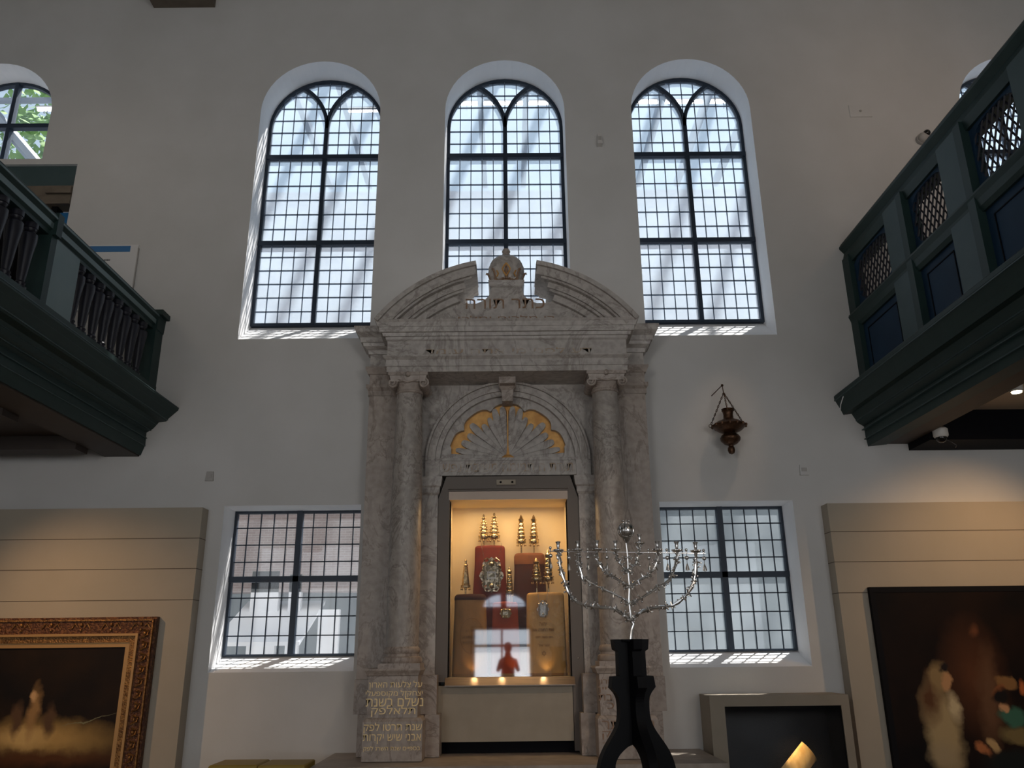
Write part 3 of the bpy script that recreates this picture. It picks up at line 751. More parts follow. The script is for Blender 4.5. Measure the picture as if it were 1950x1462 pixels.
lettering([('זכרון', W(898, 1200, yF-.112)[0], yF-.112, Z(1200, yF-.112), .14, .03), ('כבוד התורה', W(898, 1212, yF-.112)[0], yF-.112, Z(1212, yF-.112), .20, .03), ('בית הכנסת', W(898, 1223, yF-.112)[0], yF-.112, Z(1223, yF-.112), .2, .03)], 'embroidery', C_, 'embroidered_line')
q = W(898, 1210, yF-.11); m_ = MB(); m_.tube([(q[0]+.13*math.cos(a*PI/12), yF-.113, q[1]+.20*math.sin(a*PI/12)) for a in range(25)], .003, 5); m_.build('embroidered_border', 'embroidery', C_)

def rimon(x, y, z, h, w, m, label, style=0, stem=.10):
    t = thing('torah_finial', (x, y, z), label, 'torah finial', 'silver finials on the scroll rods')
    hb = h-stem
    MB().lathe((x, y, z), [(.012, 0), (.014, .01), (.010, .03), (.010, stem*.8), (.016, stem*.85), (.012, stem)], 12).build('rod', m, t, True)
    b = MB()
    if style == 0:        # tiered tower with bulb
        pr = [(.2, 0), (.85, .05), (1, .12), (.92, .18), (.55, .22), (.60, .26), (.62, .34), (.45, .38), (.5, .42), (.48, .5), (.3, .54), (.35, .6), (.3, .66), (.15, .7), (.12, .8), (.2, .84), (.06, .88), (.1, .95), (.03, 1)]
    elif style == 1:      # stepped cone tower
        pr = [(.3, 0), (.9, .04), (1, .08), (.98, .14), (.75, .18), (.85, .20), (.85, .28), (.65, .31), (.74, .33), (.72, .42), (.52, .45), (.62, .47), (.58, .56), (.4, .59), (.5, .61), (.45, .7), (.28, .73), (.4, .78), (.5, .84), (.2, .88), (.15, .93), (.04, 1)]
    else:                 # pyramid spire
        pr = [(.3, 0), (1, .03), (1, .09), (.85, .12), (.80, .2), (.3, .72), (.2, .75), (.35, .78), (.15, .82), (.1, .9), (.16, .93), (.03, 1)]
    b.lathe((x, y, z+stem), [((r_**.62 if .2 < q < .97 else r_)*w/2, q*hb) for r_, q in pr], 16 if style < 2 else 6)
    if style < 2:
        for lv, rr, n_ in ((.16, 1.02, 9), (.28, .86, 8), (.40, .74, 7), (.50, .70, 7), (.60, .60, 6), (.70, .5, 5), (.84, .42, 5)):
            for k in range(n_):
                a = 2*PI*k/n_+lv; b.sphere((x+rr*w/2*math.cos(a), y+rr*w/2*math.sin(a), z+stem+lv*hb), w*.065, 6)
    b.build('tower', m, t, True)
    b = MB()
    for k in range(8):
        a = 2*PI*k/8; cx_, cy_ = x+w*.5*math.cos(a), y+w*.5*math.sin(a)
        b.sphere((cx_, cy_, z+stem-.012), w*.075, 8); b.tube([(cx_, cy_, z+stem), (cx_, cy_, z+stem+.04)], .002, 4)
    b.build('bells', m, t, True)
    return t
for px, top, bot, w_, m, sty, st, yy, lb in (
    (921, 979, 1042, .125, 'silver_gilt', 0, .09, yB, 'shiny gilt finial on the red mantle, the left one of its pair'),
    (941, 976, 1042, .135, 'silver_gilt', 0, .09, yB, 'shiny gilt finial on the red mantle, the right one of its pair'),
    (992, 980, 1057, .11, 'silver_gilt', 1, .13, yB, 'tiered finial on the maroon mantle, the left one of its pair'),
    (1016, 980, 1057, .115, 'silver_gilt', 1, .13, yB, 'tiered finial on the maroon mantle, the right one of its pair'),
    (887, 1064, 1135, .11, 'silver_gilt', 2, .09, yF, 'slim spire finial standing alone on the ochre mantle'),
    (970, 1079, 1148, .09, 'silver_gilt', 1, .09, yF+.02, 'small finial on the orange red mantle in the middle'),
    (1021, 1062, 1131, .12, 'silver_gilt', 1, .14, yF, 'dark tiered finial on the pale gold mantle, the left one of its pair'),
    (1043, 1046, 1131, .12, 'silver_gilt', 1, .14, yF, 'tall tiered finial on the pale gold mantle, beside the case wall')):
    xx, zt_ = W(px, top, yy); zbm = W(px, bot, yy)[1]; rimon(xx, yy, zbm, zt_-zbm, w_, m, lb, sty, st)
def shield(px, py, y, w, h, m, label, top):
    x, z = W(px, py, y); t = thing('torah_shield', (x, y, z), label, 'torah shield', None); rg = random.Random(int(px))
    b = MB(); pts = []
    for k in range(40):
        a = 2*PI*k/40; r_ = 1+.10*math.cos(8*a); pts.append((x+w/2*r_*math.cos(a), z+h/2*r_*math.sin(a)*(1.0 if math.sin(a) > 0 else .9)))
    b.poly(pts, y-.012, y); b.build('plate', m, t)
    b = MB()
    for s in (-1, 1):
        b.tube([(x+s*w*.34, y-.02, z-h*.32), (x+s*w*.36, y-.025, z+h*.22)], .012, 8); b.sphere((x+s*w*.36, y-.025, z+h*.28), .018, 8)
    for k in range(12):
        a = 2*PI*k/12; b.sphere((x+w*.42*math.cos(a), y-.018, z+h*.42*math.sin(a)), w*.055, 6)
    for k in range(46):
        a, q = rg.uniform(0, 2*PI), rg.uniform(.35, .95); b.sphere((x+w/2*q*math.cos(a), y-.014, z+h/2*q*math.sin(a)), w*rg.uniform(.025, .05), 6)
    for s in (-1, 1):
        b.tube([(x+s*w*.05, y-.02, z+h*.44), (x+s*w*.2, y-.03, z+h*.52), (x+s*w*.34, y-.02, z+h*.44), (x+s*w*.26, y-.02, z+h*.36)], w*.04, 6)
        b.tube([(x+s*w*.05, y-.02, z-h*.44), (x+s*w*.24, y-.03, z-h*.46), (x+s*w*.36, y-.02, z-h*.34), (x+s*w*.24, y-.02, z-h*.28)], w*.04, 6)
    b.sphere((x, y-.02, z+h*.34), w*.14, 10, .8); b.sphere((x, y-.02, z-h*.30), w*.12, 10)
    b.build('relief', m, t, True)
    MB().ring(rect(x-w*.15, x+w*.15, z-h*.06, z+h*.08), rect(x-w*.19, x+w*.19, z-h*.10, z+h*.12), y-.03, y-.01).build('window_frame', 'silver', t)
    b = MB()
    for s in (-1, 1): b.tube([(x+s*w*.3, y-.01, z+h*.4), (x+s*w*.45, y-.01, z+h*.4+(top)), (x+s*w*.45, y+.05, z+h*.4+top+.03)], .0025, 5)
    b.build('chain', m, t)
shield(936, 1096, yB-.14, .27, .40, 'shield_silver', 'large ornate silver shield hanging on the red mantle', .20)
shield(1034, 1160, yF-.13, .13, .19, 'silver', 'small silver shield hanging on the pale gold mantle', .11)
shield(963, 1168, yF-.11, .13, .11, 'silver_gilt', 'small dark shield hanging on the orange red mantle', .05)

# ---------------------------------------------------------------- left gallery (balustrade)
gl = thing('gallery', (-5, -3, 3.98), 'dark green timber gallery with a moulded rail and turned dark balusters', 'gallery')
YE = -9.4
pf = [W(*p) for p in ((268, 867), (277, 847), (279, 824), (292, 816), (303, 804), (317, 802.5), (320, 798), (340, 781))]
tip = pf[-1]
prof = pf + [(tip[0], tip[1]+.03), (-4.52, tip[1]+.06), (-4.52, 4.88), (-4.75, 4.88), (-4.75, 3.98)]
m_ = MB().extr_y(prof, YE, -.002); m_.build('fascia', 'gallery_green', gl)
m_ = MB()
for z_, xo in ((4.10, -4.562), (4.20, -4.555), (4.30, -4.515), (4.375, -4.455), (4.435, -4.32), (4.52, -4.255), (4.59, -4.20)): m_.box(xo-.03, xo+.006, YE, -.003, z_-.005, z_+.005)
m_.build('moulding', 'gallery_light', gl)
m_ = MB(); m_.box(-XW+.01, -4.7, YE, -.002, 4.06, 4.55); m_.build('floor_slab', 'soffit_brown', gl)
for y_ in (-.55, -2.0, -3.45, -4.9, -6.4): MB().box(-XW+.01, -5.06, y_-.14, y_+.14, 3.90, 4.07).build('joist', 'soffit_brown', gl)
MB().box(-5.05, -4.62, YE, -.003, 3.965, 4.06).build('edge_beam', 'soffit_brown', gl)
# rail
m_ = MB()
rp = [(-4.74, 5.60), (-4.56, 5.60), (-4.56, 5.64), (-4.535, 5.66), (-4.535, 5.73), (-4.50, 5.76), (-4.50, 5.80), (-4.53, 5.83), (-4.76, 5.83), (-4.76, 5.6)]
m_.extr_y(rp, YE, -.03); m_.build('hand_rail', 'gallery_green', gl)
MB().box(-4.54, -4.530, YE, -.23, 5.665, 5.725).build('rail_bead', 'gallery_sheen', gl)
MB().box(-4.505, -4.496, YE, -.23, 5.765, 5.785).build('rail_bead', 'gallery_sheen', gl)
def newel(y0, y1):
    m_ = MB(); e_ = y1 > -.3
    if e_:
        m_.box(-4.78, -4.525, y0, y1, 4.86, 5.60); m_.frus(-4.78, -4.515, y0, y1, 5.60, 5.80, 0.0, .012); m_.box(-4.80, -4.455, y0-.02, y1, 5.79, 5.86)
        m_.build('newel', 'gallery_green', gl)
    else:
        m_.box(-4.78, -4.53, y0, y0+.10, 4.86, 5.60); m_.box(-4.78, -4.493, y0, y0+.10, 5.60, 5.845)
        n = m_.build('newel', 'gallery_green', gl)
        MB().box(-4.76, -4.54, y0+.10, y1, 4.86, 5.61).build('newel_face', 'gallery_sheen', n)  # window light on this face is painted by the lighter colour
newel(-.22, -.003); newel(-2.72, -2.14); newel(-5.2, -4.6); newel(-7.7, -7.1)
bp = [(.06, 0), (.06, .05), (.04, .06), (.05, .09), (.036, .11), (.044, .17), (.062, .40), (.080, .54), (.078, .60), (.045, .63), (.06, .65), (.06, .66), (.068, .665), (.068, .72)]
first = None
for a, b, n in ((-.42, -2.00, 8), (-2.93, -4.4, 7), (-5.4, -6.95, 8)):
    for i in range(n):
        y_ = a+(b-a)*i/(n-1)
        if first is None:
            first = MB().lathe((-4.62, y_, 4.88), bp, 16).build('baluster', 'baluster_dark', gl, True); fy = y_
        else:
            o = first.copy(); col.objects.link(o); o.parent = gl; o.location = (0, y_-fy, 0)
# gallery end pieces behind the balustrade: doorway porch
p = thing('door_porch', (-7.1, 0, 4.6), 'grey timber door surround below the partly hidden arched window with a tree outside', 'door surround')
zt = DOOR[3]; xr = DOOR[1]
MB().box(DOOR[0], xr, .05, .35, 7.86, zt).build('head_board', 'gallery_light', p)
m_ = MB(); m_.box(DOOR[0], xr, .0, .3, 7.70, 7.86); m_.box(DOOR[0], -6.75, -.05, .0, 7.72, 7.83); m_.box(-6.40, xr, -.05, .0, 7.72, 7.83); m_.box(DOOR[0], xr, -.03, .2, 7.56, 7.68); m_.build('moulding', 'beam_wood', p)
MB().lathe((-6.52, .1, 4.6), [(.12, 0), (.11, 2.96)], 20).build('post', 'beam_wood', p, True)
MB().box(-6.33, -6.25, .05, .2, 4.6, 7.56).box(-7.0, -6.70, .05, .2, 4.6, 7.56).box(-8.5, -7.0, .05, .2, 7.3, 7.56).build('door_frame', 'black', p)
MB().box(-6.25, xr, .12, .14, 7.28, 7.5).build('blue_strip', 'sign_blue', p)
MB().box(DOOR[0], xr, .20, .22, 4.6, 7.56).build('brick_panel', 'pale_brick', p)
# information board on the wall
b0, b1, bz0, bz1 = W(150, 560)[0], W(265, 470)[0], 6.10, W(250, 470)[1]
p = thing('information_board', ((b0+b1)/2, 0, bz0), 'white wall board with a blue header strip above the balustrade rail', 'board')
MB().box(-6.0, b1, -.025, -.004, 5.95, bz1+.02).build('board', 'sign_white', p)
xs0, zs0 = W(249, 481); MB().box(-6.0, xs0, -.028, -.024, zs0, bz1).build('header_strip', 'sign_blue', p)
MB().box(b1, b1+.012, -.03, -.004, 5.95, bz1-.03).build('edge_trim', 'grey_plastic', p)
lettering([('MUSIC OF THE MOMENT', W(196, 497)[0], -.026, W(196, 497)[1], .22, .022)], 'ink', p, 'printed_line')
lettering([('and text', W(190, 504)[0], -.026, W(190, 503)[1], .10, .018)], 'ink', p, 'printed_line')
m_ = MB(); q = W(204, 517); m_.ring([(q[0]+.05*math.cos(2*PI*i/16), q[1]+.022*math.sin(2*PI*i/16)) for i in range(16)], [(q[0]+.06*math.cos(2*PI*i/16), q[1]+.03*math.sin(2*PI*i/16)) for i in range(16)], -.027, -.024); m_.build('printed_mark', 'ink', p)

# ---------------------------------------------------------------- right gallery (panels and lattice)
gr = thing('gallery', (5, -3, 4.02), 'dark green timber gallery with blue panels and round lattice screens', 'gallery')
pr_ = [W(*p) for p in ((1653, 850), (1648, 831), (1645, 812), (1633, 805), (1621.6, 788), (1606, 790), (1600, 779), (1588.5, 761))]
tip = pr_[-1]
prof = pr_ + [(tip[0], tip[1]+.04), (tip[0]+.02, tip[1]+.06), (4.56, tip[1]+.10), (4.56, 4.80), (4.78, 4.80), (4.78, 4.03)]
m_ = MB().extr_y(prof, YE, -.002); m_.build('fascia', 'gallery_green', gr)
m_ = MB()
for z_, xo in ((4.10, 4.515), (4.22, 4.500), (4.34, 4.44), (4.50, 4.28), (4.61, 4.20)): m_.box(xo-.008, xo+.03, YE, -.003, z_-.006, z_+.006)
m_.build('moulding', 'gallery_light', gr)
MB().box(4.9, XW-.01, YE, -.002, 4.32, 4.75).build('floor_slab', 'soffit_cream', gr)
m_ = MB(); m_.box(4.72, 5.05, YE, -.003, 4.035, 4.33); m_.build('edge_beam', 'soffit_brown', gr)
m_ = MB(); m_.box(5.05, XW-.01, -.55, -.003, 3.95, 4.33); m_.build('joist', 'black', gr)
PX = 4.60
yP = [(-.20, -.003), (-1.76, -1.26), (-3.06, -2.56), (-4.36, -3.86), (-5.66, -5.16), (-6.96, -6.46)]
top_steps = [W(*p) for p in ((1611.6, 510), (1605, 496), (1607, 484), (1598, 475.6))]
pt = [(PX, top_steps[0][1]), top_steps[1], top_steps[2], top_steps[3], (top_steps[3][0], top_steps[3][1]+.03), (PX-.02, 6.84), (PX+.22, 6.84), (PX+.22, top_steps[0][1])]
MB().extr_y(pt, YE, -.003).build('top_rail', 'gallery_green', gr)
mid = [W(*p) for p in ((1631, 629), (1623, 623), (1620, 613), (1615.4, 605))]
pm_ = [(PX, mid[0][1])] + mid[1:] + [(mid[3][0]+.01, mid[3][1]+.03), (PX, mid[3][1]+.07), (PX+.12, mid[3][1]+.07), (PX+.12, mid[0][1])]
MB().extr_y(pm_, YE, -.003).build('middle_rail', 'gallery_green', gr)
MB().box(PX-.005, PX+.10, YE, -.003, 4.78, 4.90).build('bottom_rail', 'gallery_light', gr)
for y0, y1 in yP:
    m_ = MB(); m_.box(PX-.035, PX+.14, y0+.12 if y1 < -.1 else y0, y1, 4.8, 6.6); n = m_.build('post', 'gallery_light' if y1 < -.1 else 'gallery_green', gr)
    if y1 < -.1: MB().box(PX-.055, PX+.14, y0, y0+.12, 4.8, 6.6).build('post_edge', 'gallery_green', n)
bays = [(-1.26, -.20), (-2.56, -1.76), (-3.86, -3.06), (-5.16, -4.36), (-6.46, -5.66)]
for bi, (y0, y1) in enumerate(bays):
    # lower raised panel
    m_ = MB(); m_.box(PX+.03, PX+.08, y0, y1, 4.85, mid[0][1]+.02); lp_ = m_.build('blue_panel', 'gallery_blue', gr)
    m_ = MB(); zz0, zz1 = 4.98, mid[0][1]-.10; ya, yb_ = y0+.12, y1-.12
    for q in ((ya, yb_, zz1, zz1+.012), (yb_-.012, yb_, zz0, zz1), (ya, yb_, zz0-.012, zz0), (ya, ya+.012, zz0, zz1)): m_.box(PX+.022, PX+.034, *q)
    m_.build('panel_groove', 'black', lp_)
    # lattice screen with barrel shaped opening
    zc_, hh = (mid[3][1]+.06+top_steps[0][1])/2, (top_steps[0][1]-mid[3][1]-.06)/2
    yc_, hw_ = (y0+y1)/2, (y1-y0)/2
    n = 32; inn, out = [], []
    for i in range(n):
        a = 2*PI*(i+.5)/n; c_, s_ = math.cos(a), math.sin(a)
        inn.append((yc_+hw_*.93*math.copysign(abs(c_)**.62, c_), zc_+hh*.93*math.copysign(abs(s_)**.62, s_)))
        k = min(hw_/max(abs(c_), 1e-6), hh/max(abs(s_), 1e-6)); out.append((yc_+c_*k, zc_+s_*k))
    m_ = MB()
    L = [[m_.bm.verts.new((xx, y, z)) for y, z in lp] for lp in (inn, out) for xx in (PX+.03, PX+.07)]
    for i in range(n):
        j = (i+1) % n
        m_.face([L[0][i], L[0][j], L[2][j], L[2][i]]); m_.face([L[1][i], L[3][i], L[3][j], L[1][j]]); m_.face([L[0][i], L[1][i], L[1][j], L[0][j]])
    m_.build('screen_frame', 'gallery_blue', gr)
    m_ = MB(); sp = .145; slope = 1.75
    yl, yr, zl, zh = yc_-hw_, yc_+hw_, zc_-hh, zc_+hh
    for sgn in (-1, 1):
        k = -40
        while k < 60:
            pts = []
            # line z = zl + sgn*slope*(y-yl) + k*sp
            for j in range(2):
                pass
            c0 = zl + k*sp*1.15
            cand = []
            for yy in (yl, yr):
                z_ = c0+sgn*slope*(yy-yl)
                if zl <= z_ <= zh: cand.append((yy, z_))
            for z_ in (zl, zh):
                yy = yl+(z_-c0)/(sgn*slope)
                if yl <= yy <= yr: cand.append((yy, z_))
            if len(cand) >= 2:
                cand.sort(); (ya, za_), (yb_, zb_2) = cand[0], cand[-1]
                if abs(ya-yb_) > .02: m_.tube([(PX+.055+.008*sgn, ya, za_), (PX+.055+.008*sgn, yb_, zb_2)], .0115, 4)
            k += 1
    m_.build('lattice', 'baluster_dark', gr)
# cable at the cornice corner
m_ = MB(); P_ = [(p[0], -.012, p[1]) for p in (W(1625, 735), W(1611, 745), W(1603, 760), W(1600, 778))]
m_ = MB(); m_.tube([(W(px, py, -.25)[0], -.25, W(px, py, -.25)[1]) for px, py in ((1640, 727), (1622, 737), (1611, 744), (1605, 757), (1601, 770), (1600, 780))], .006, 6)
o = m_.build('cable', 'cable_white'); tag(o, 'thin white cable looped over the corner of the right gallery cornice', 'cable')
# downlight under right gallery
x, z = 5.94, 4.30
d_ = ray(1936, 746); k_ = (4.235-1.6)/d_.z; dlx, dly = (CAM+d_*k_).x, (CAM+d_*k_).y
t = thing('downlight', (dlx, dly, 4.315), 'small lit spotlight under the right gallery', 'lamp')
MB().lathe((dlx, dly, 4.238), [(.06, 0), (.07, .02), (.07, .08)], 20).build('housing', 'white_plastic', t, True)
MB().lathe((dlx, dly, 4.225), [(.05, 0), (.05, .014)], 20).build('bulb', 'downlight_glow', t, True)
# dome camera under the right gallery
x, z = W(1778, 835, -.45)
t = thing('dome_camera', (x, -.62, z), 'white dome camera with a dark lens fixed to the black beam under the lattice gallery', 'camera')
MB().lathe((x, -.62, z-.03), [(.07, .0), (.085, .02), (.085, .10), (.06, .12)], 24).build('housing', 'white_plastic', t, True)
MB().sphere((x, -.62, z-.03), .065, 16).build('lens', 'lens_black', t, True)
m_ = MB(); q = [(x+.04, -.62, z-.04), (x+.12, -.6, z-.08), (x+.18, -.6, z-.12), (x+.16, -.6, z-.15)]; m_.tube(q, .004, 5); m_.build('wire', 'baluster_dark', t)
# bullet camera on wall upper right
x, z = W(1758, 260, -.06)
t = thing('security_camera', (x, 0, z), 'round security camera with a black eye on the wall beside the right gallery rail', 'camera')
m_ = MB(); m_.tube([(x, -.005, z-.02), (x, -.05, z-.02)], .085, 20); m_.sphere((x, -.07, z-.02), .075, 16); m_.build('body', 'grey_plastic', t, True)
m_ = MB(); m_.sphere((x+.03, -.115, z+.02), .05, 14); m_.build('lens', 'lens_black', t, True)
# square speaker/vent plate
x, z = W(1638, 212)
t = thing('wall_plate', (x, 0, z), 'flush square wall plate with a small dark sensor, near the round security camera', 'wall plate')
MB().box(x-.16, x+.16, -.012, -.001, z-.1, z+.1).build('plate', 'plaster', t)
MB().sphere((x, -.015, z), .02, 10).build('sensor', 'grey_plastic', t, True)
# motion detectors / wall boxes
def wallbox(px, py, w, h, d, lb, m='white_plastic', nm='motion_detector'):
    x, z = W(px, py); t = thing(nm, (x, 0, z), lb, 'detector')
    MB().frus(x-w/2, x+w/2, -d, -.001, z-h/2, z+h/2, 0, -.01).build('housing', m, t)
    MB().box(x-w*.3, x+w*.3, -d-.004, -d+.01, z-h*.15, z+h*.2).build('lens', 'grey_plastic', t)
wallbox(1141, 270, .07, .17, .09, 'small white motion detector between the middle and right arched windows')
wallbox(400, 907, .10, .12, .03, 'small grey box on the wall above the lower left window', 'grey_plastic')
wallbox(1530, 895, .11, .13, .03, 'small grey box on the wall above the lower right window', 'plaster')

# ---------------------------------------------------------------- hanging lamp
x, yk, = W(1385, 820, -.25)[0], -.25
zt_, zb3 = W(1378, 733, yk)[1], W(1388, 865, yk)[1]
def zz(py): return W(1386, py, yk)[1]
t = thing('hanging_lamp', (x, yk, zb3), 'brown bronze sanctuary lamp hanging on chains from a hook on the wall', 'lamp')
xb_ = W(1385, 790, yk)[0]; s_ = .00655
body = [(.002, 865), (5, 863), (7, 858), (6.5, 853), (4.5, 850), (5, 848), (12, 845), (18, 839), (19, 834), (16, 829), (11, 825.5), (13, 824), (22, 820), (30, 813), (32, 810), (29, 807), (22, 803), (14, 800), (9.5, 797), (9, 790), (10, 784), (12, 782), (11, 780), (12, 779), (0, 779)]
MB().lathe((xb_+.01, yk, 0), [(max(.002, r_*s_), zz(py)) for r_, py in body[:-1]], 28, flute=.0).build('bowl', 'bronze', t, True)
for k in range(14):
    a = 2*PI*k/14; MB().sphere((xb_+.01+.205*math.cos(a), yk+.205*math.sin(a), zz(811)), .020, 6).build('rim_bead', 'bronze', t, True)
hx, hz = W(1378, 748, yk)
def chain(a, b):
    m_ = MB(); a, b = Vector(a), Vector(b); n = int((b-a).length/.030); d_ = (b-a)/n
    for i in range(n):
        c_ = a+d_*(i+.5); u = d_.normalized(); v = Vector((0, 1, 0)) if i % 2 else u.cross(Vector((0, 1, 0))).normalized()
        pts = [c_+u*.019*math.cos(2*PI*k/8)+v*.008*math.sin(2*PI*k/8) for k in range(9)]
        m_.tube(pts, .0042, 4, cap=False)
    return m_
for px, py, yy in ((1354, 808, yk), (1416, 806, yk), (1386, 783, yk-.12)):
    p_ = W(px, py, yy); chain((hx, yk, hz), (p_[0], yy, p_[1])).build('chain', 'bronze', t)
for px, py in ((1353, 811), (1417, 808)):
    p_ = W(px, py, yk); MB().tube([(p_[0]+.02*math.cos(2*PI*k/10), yk, p_[1]+.02*math.sin(2*PI*k/10)) for k in range(11)], .004, 5).build('ring', 'bronze', t)
m_ = MB(); m_.tube([(hx-.01, yk, hz+.10), (hx-.09, -.002, hz+.04)], .006, 6); m_.tube([(hx-.01, yk, hz+.10), (hx, yk, hz)], .006, 6); m_.sphere((hx-.01, yk, hz+.10), .018, 8)
m_.build('hook', 'bronze', t)

# ---------------------------------------------------------------- display walls and paintings
def planks(name, x0, x1, zt, label, side):
    t = thing(name, ((x0+x1)/2, -.1, 0), label, 'display wall')
    MB().box(x0, x1, -.20, -.001, -.1, zt).build('board', 'panel_paint', t)
    m_ = MB()
    for z in [3.275-.355*k for k in range(1, 4)]:
        m_.box(x0-.002, x1+.002, -.202, -.001, z-.005, z+.003)
    m_.build('plank_joint', 'groove', t)
planks('display_wall', -8.9, -3.68, 3.285, 'beige plank-jointed display wall behind the gold framed painting', 1)
planks('display_wall', 3.85, 8.9, 3.26, 'beige plank-jointed display wall behind the large unframed dark painting', -1)

def canvas(name, x0, z0, sx, sz, blobs, ground, glow):
    # painted canvas: soft blobs of colour (the painter's own light), x-z in metres
    m = bpy.data.materials.new(name); m.use_nodes = True; nt = m.node_tree; p = nt.nodes['Principled BSDF']; p.inputs['Roughness'].default_value = .5; p.inputs['Specular IOR Level'].default_value = .12
    tc = nt.nodes.new('ShaderNodeTexCoord'); base = nt.nodes.new('ShaderNodeTexNoise'); base.inputs['Scale'].default_value = 1.3; base.inputs['Detail'].default_value = 6
    nt.links.new(tc.outputs['Object'], base.inputs['Vector'])
    cr = nt.nodes.new('ShaderNodeValToRGB'); cr.color_ramp.elements[0].position = .35; cr.color_ramp.elements[0].color = (*ground, 1); cr.color_ramp.elements[1].position = .7; cr.color_ramp.elements[1].color = (*glow, 1)
    nt.links.new(base.outputs['Fac'], cr.inputs[0]); cur = cr.outputs[0]
    nz = nt.nodes.new('ShaderNodeTexNoise'); nz.inputs['Scale'].default_value = 7; nz.inputs['Detail'].default_value = 5
    nt.links.new(tc.outputs['Object'], nz.inputs['Vector'])
    sub = nt.nodes.new('ShaderNodeVectorMath'); sub.operation = 'SUBTRACT'; sub.inputs[1].default_value = (.5, .5, .5); nt.links.new(nz.outputs['Color'], sub.inputs[0])
    scl = nt.nodes.new('ShaderNodeVectorMath'); scl.operation = 'SCALE'; scl.inputs['Scale'].default_value = .14; nt.links.new(sub.outputs[0], scl.inputs[0])
    add = nt.nodes.new('ShaderNodeVectorMath'); nt.links.new(tc.outputs['Object'], add.inputs[0]); nt.links.new(scl.outputs[0], add.inputs[1])
    for bx, bz, rx, rz, rot, c, soft in blobs:
        mp = nt.nodes.new('ShaderNodeMapping'); mp.vector_type = 'TEXTURE'; mp.inputs['Location'].default_value = (bx, 0, bz); mp.inputs['Rotation'].default_value = (0, rot, 0); mp.inputs['Scale'].default_value = (rx, 1000, rz)
        nt.links.new(add.outputs[0], mp.inputs[0])
        ln = nt.nodes.new('ShaderNodeVectorMath'); ln.operation = 'LENGTH'; nt.links.new(mp.outputs[0], ln.inputs[0])
        mr = nt.nodes.new('ShaderNodeMapRange'); mr.inputs['From Min'].default_value = 1; mr.inputs['From Max'].default_value = 1-soft; nt.links.new(ln.outputs['Value'], mr.inputs['Value'])
        mx = nt.nodes.new('ShaderNodeMix'); mx.data_type = 'RGBA'; nt.links.new(mr.outputs[0], mx.inputs['Factor']); nt.links.new(cur, mx.inputs['A']); mx.inputs['B'].default_value = (*c, 1)
        cur = mx.outputs['Result']
    nt.links.new(cur, p.inputs['Base Color']); MT[name] = m
YP = -.26
def B_(px, py, wpx, hpx, rot, c, soft, o0):
    x, z = W(px, py, YP); return (x-o0[0], z-o0[1], wpx*.0063, hpx*.0063, rot, c, soft)
# left picture
xr_, zt1 = W(301, 1174, YP); o0 = (-5.2, 1.0)
canvas('left_canvas', 0, 0, 0, 0, [
    B_(90, 1405, 150, 40, .05, (.42, .26, .09), .8, o0), B_(40, 1405, 60, 26, 0, (.55, .36, .14), .7, o0),
    B_(62, 1355, 15, 55, 0, (.30, .17, .07), .7, o0), B_(62, 1325, 8, 14, 0, (.55, .33, .16), .6, o0), B_(30, 1370, 12, 40, 0, (.10, .055, .03), .6, o0), B_(92, 1372, 14, 34, 0, (.10, .055, .03), .6, o0),
    B_(170, 1370, 62, 1.6, -.22, (.20, .19, .11), .7, o0), B_(90, 1445, 200, 18, 0, (.09, .035, .014), .8, o0)], (.010, .008, .008), (.030, .016, .009))
t = thing('framed_painting', (-5.2, YP, 1.0), 'dark oil painting in a carved gilt frame on a beige display wall', 'painting')
xl_, zl_ = -8.3, -.0+.12; fwid = .42
xi, zi = W(239, 1231, YP)
MB().box(xl_+.3, xi+.03, YP+.02, -.205, .1, zi+.03).build('canvas', 'left_canvas', t)
def frame_ring(x0, x1, z0, z1, w, y0, y1): return MB().ring(rect(x0+w, x1-w, z0+w, z1-w), rect(x0, x1, z0, z1), y0, y1)
fx1, fz1 = xr_, zt1; fx0, fz0 = xl_, -.085; tot = fx1-xi
def fr_(a, b, y, m, nm): 
    MB().ring(rect(fx0+b*tot, fx1-b*tot, fz0+b*tot, fz1-b*tot), rect(fx0+a*tot, fx1-a*tot, fz0+a*tot, fz1-a*tot), y, -.205).build(nm, m, t)
fr_(0, .08, YP-.02, 'frame_dark', 'outer_edge'); fr_(.08, .13, YP-.05, 'frame_gold', 'outer_bead'); fr_(.13, .55, YP-.03, 'frame_dark', 'carved_band')
fr_(.55, .63, YP-.055, 'slip_gold', 'gilt_bead'); fr_(.63, .84, YP-.02, 'frame_gold', 'inner_band'); fr_(.84, 1.0, YP, 'slip_gold', 'slip')
m_ = MB(); k = 0
zc_ = fz1-.34*tot; x = fx1-.5*tot
while x > -6.9:
    m_.sphere((x, YP-.035, zc_+.03), .022, 6); m_.sphere((x, YP-.035, zc_-.03), .018, 6)
    for q in (-1, 1): m_.tube([(x+q*.03, YP-.03, zc_), (x+q*.07, YP-.04, zc_+.04), (x+q*.11, YP-.03, zc_-.02)], .010, 5)
    x -= .34
xc_ = fx1-.34*tot; z = fz1-.7*tot
while z > fz0+.1:
    m_.tube([(xc_-.04, YP-.03, z), (xc_+.03, YP-.045, z+.03), (xc_+.04, YP-.03, z+.07), (xc_-.02, YP-.04, z+.09)], .012, 5); m_.sphere((xc_, YP-.035, z+.05), .02, 6)
    z -= .13
m_.build('carving', 'frame_gold', t, True)
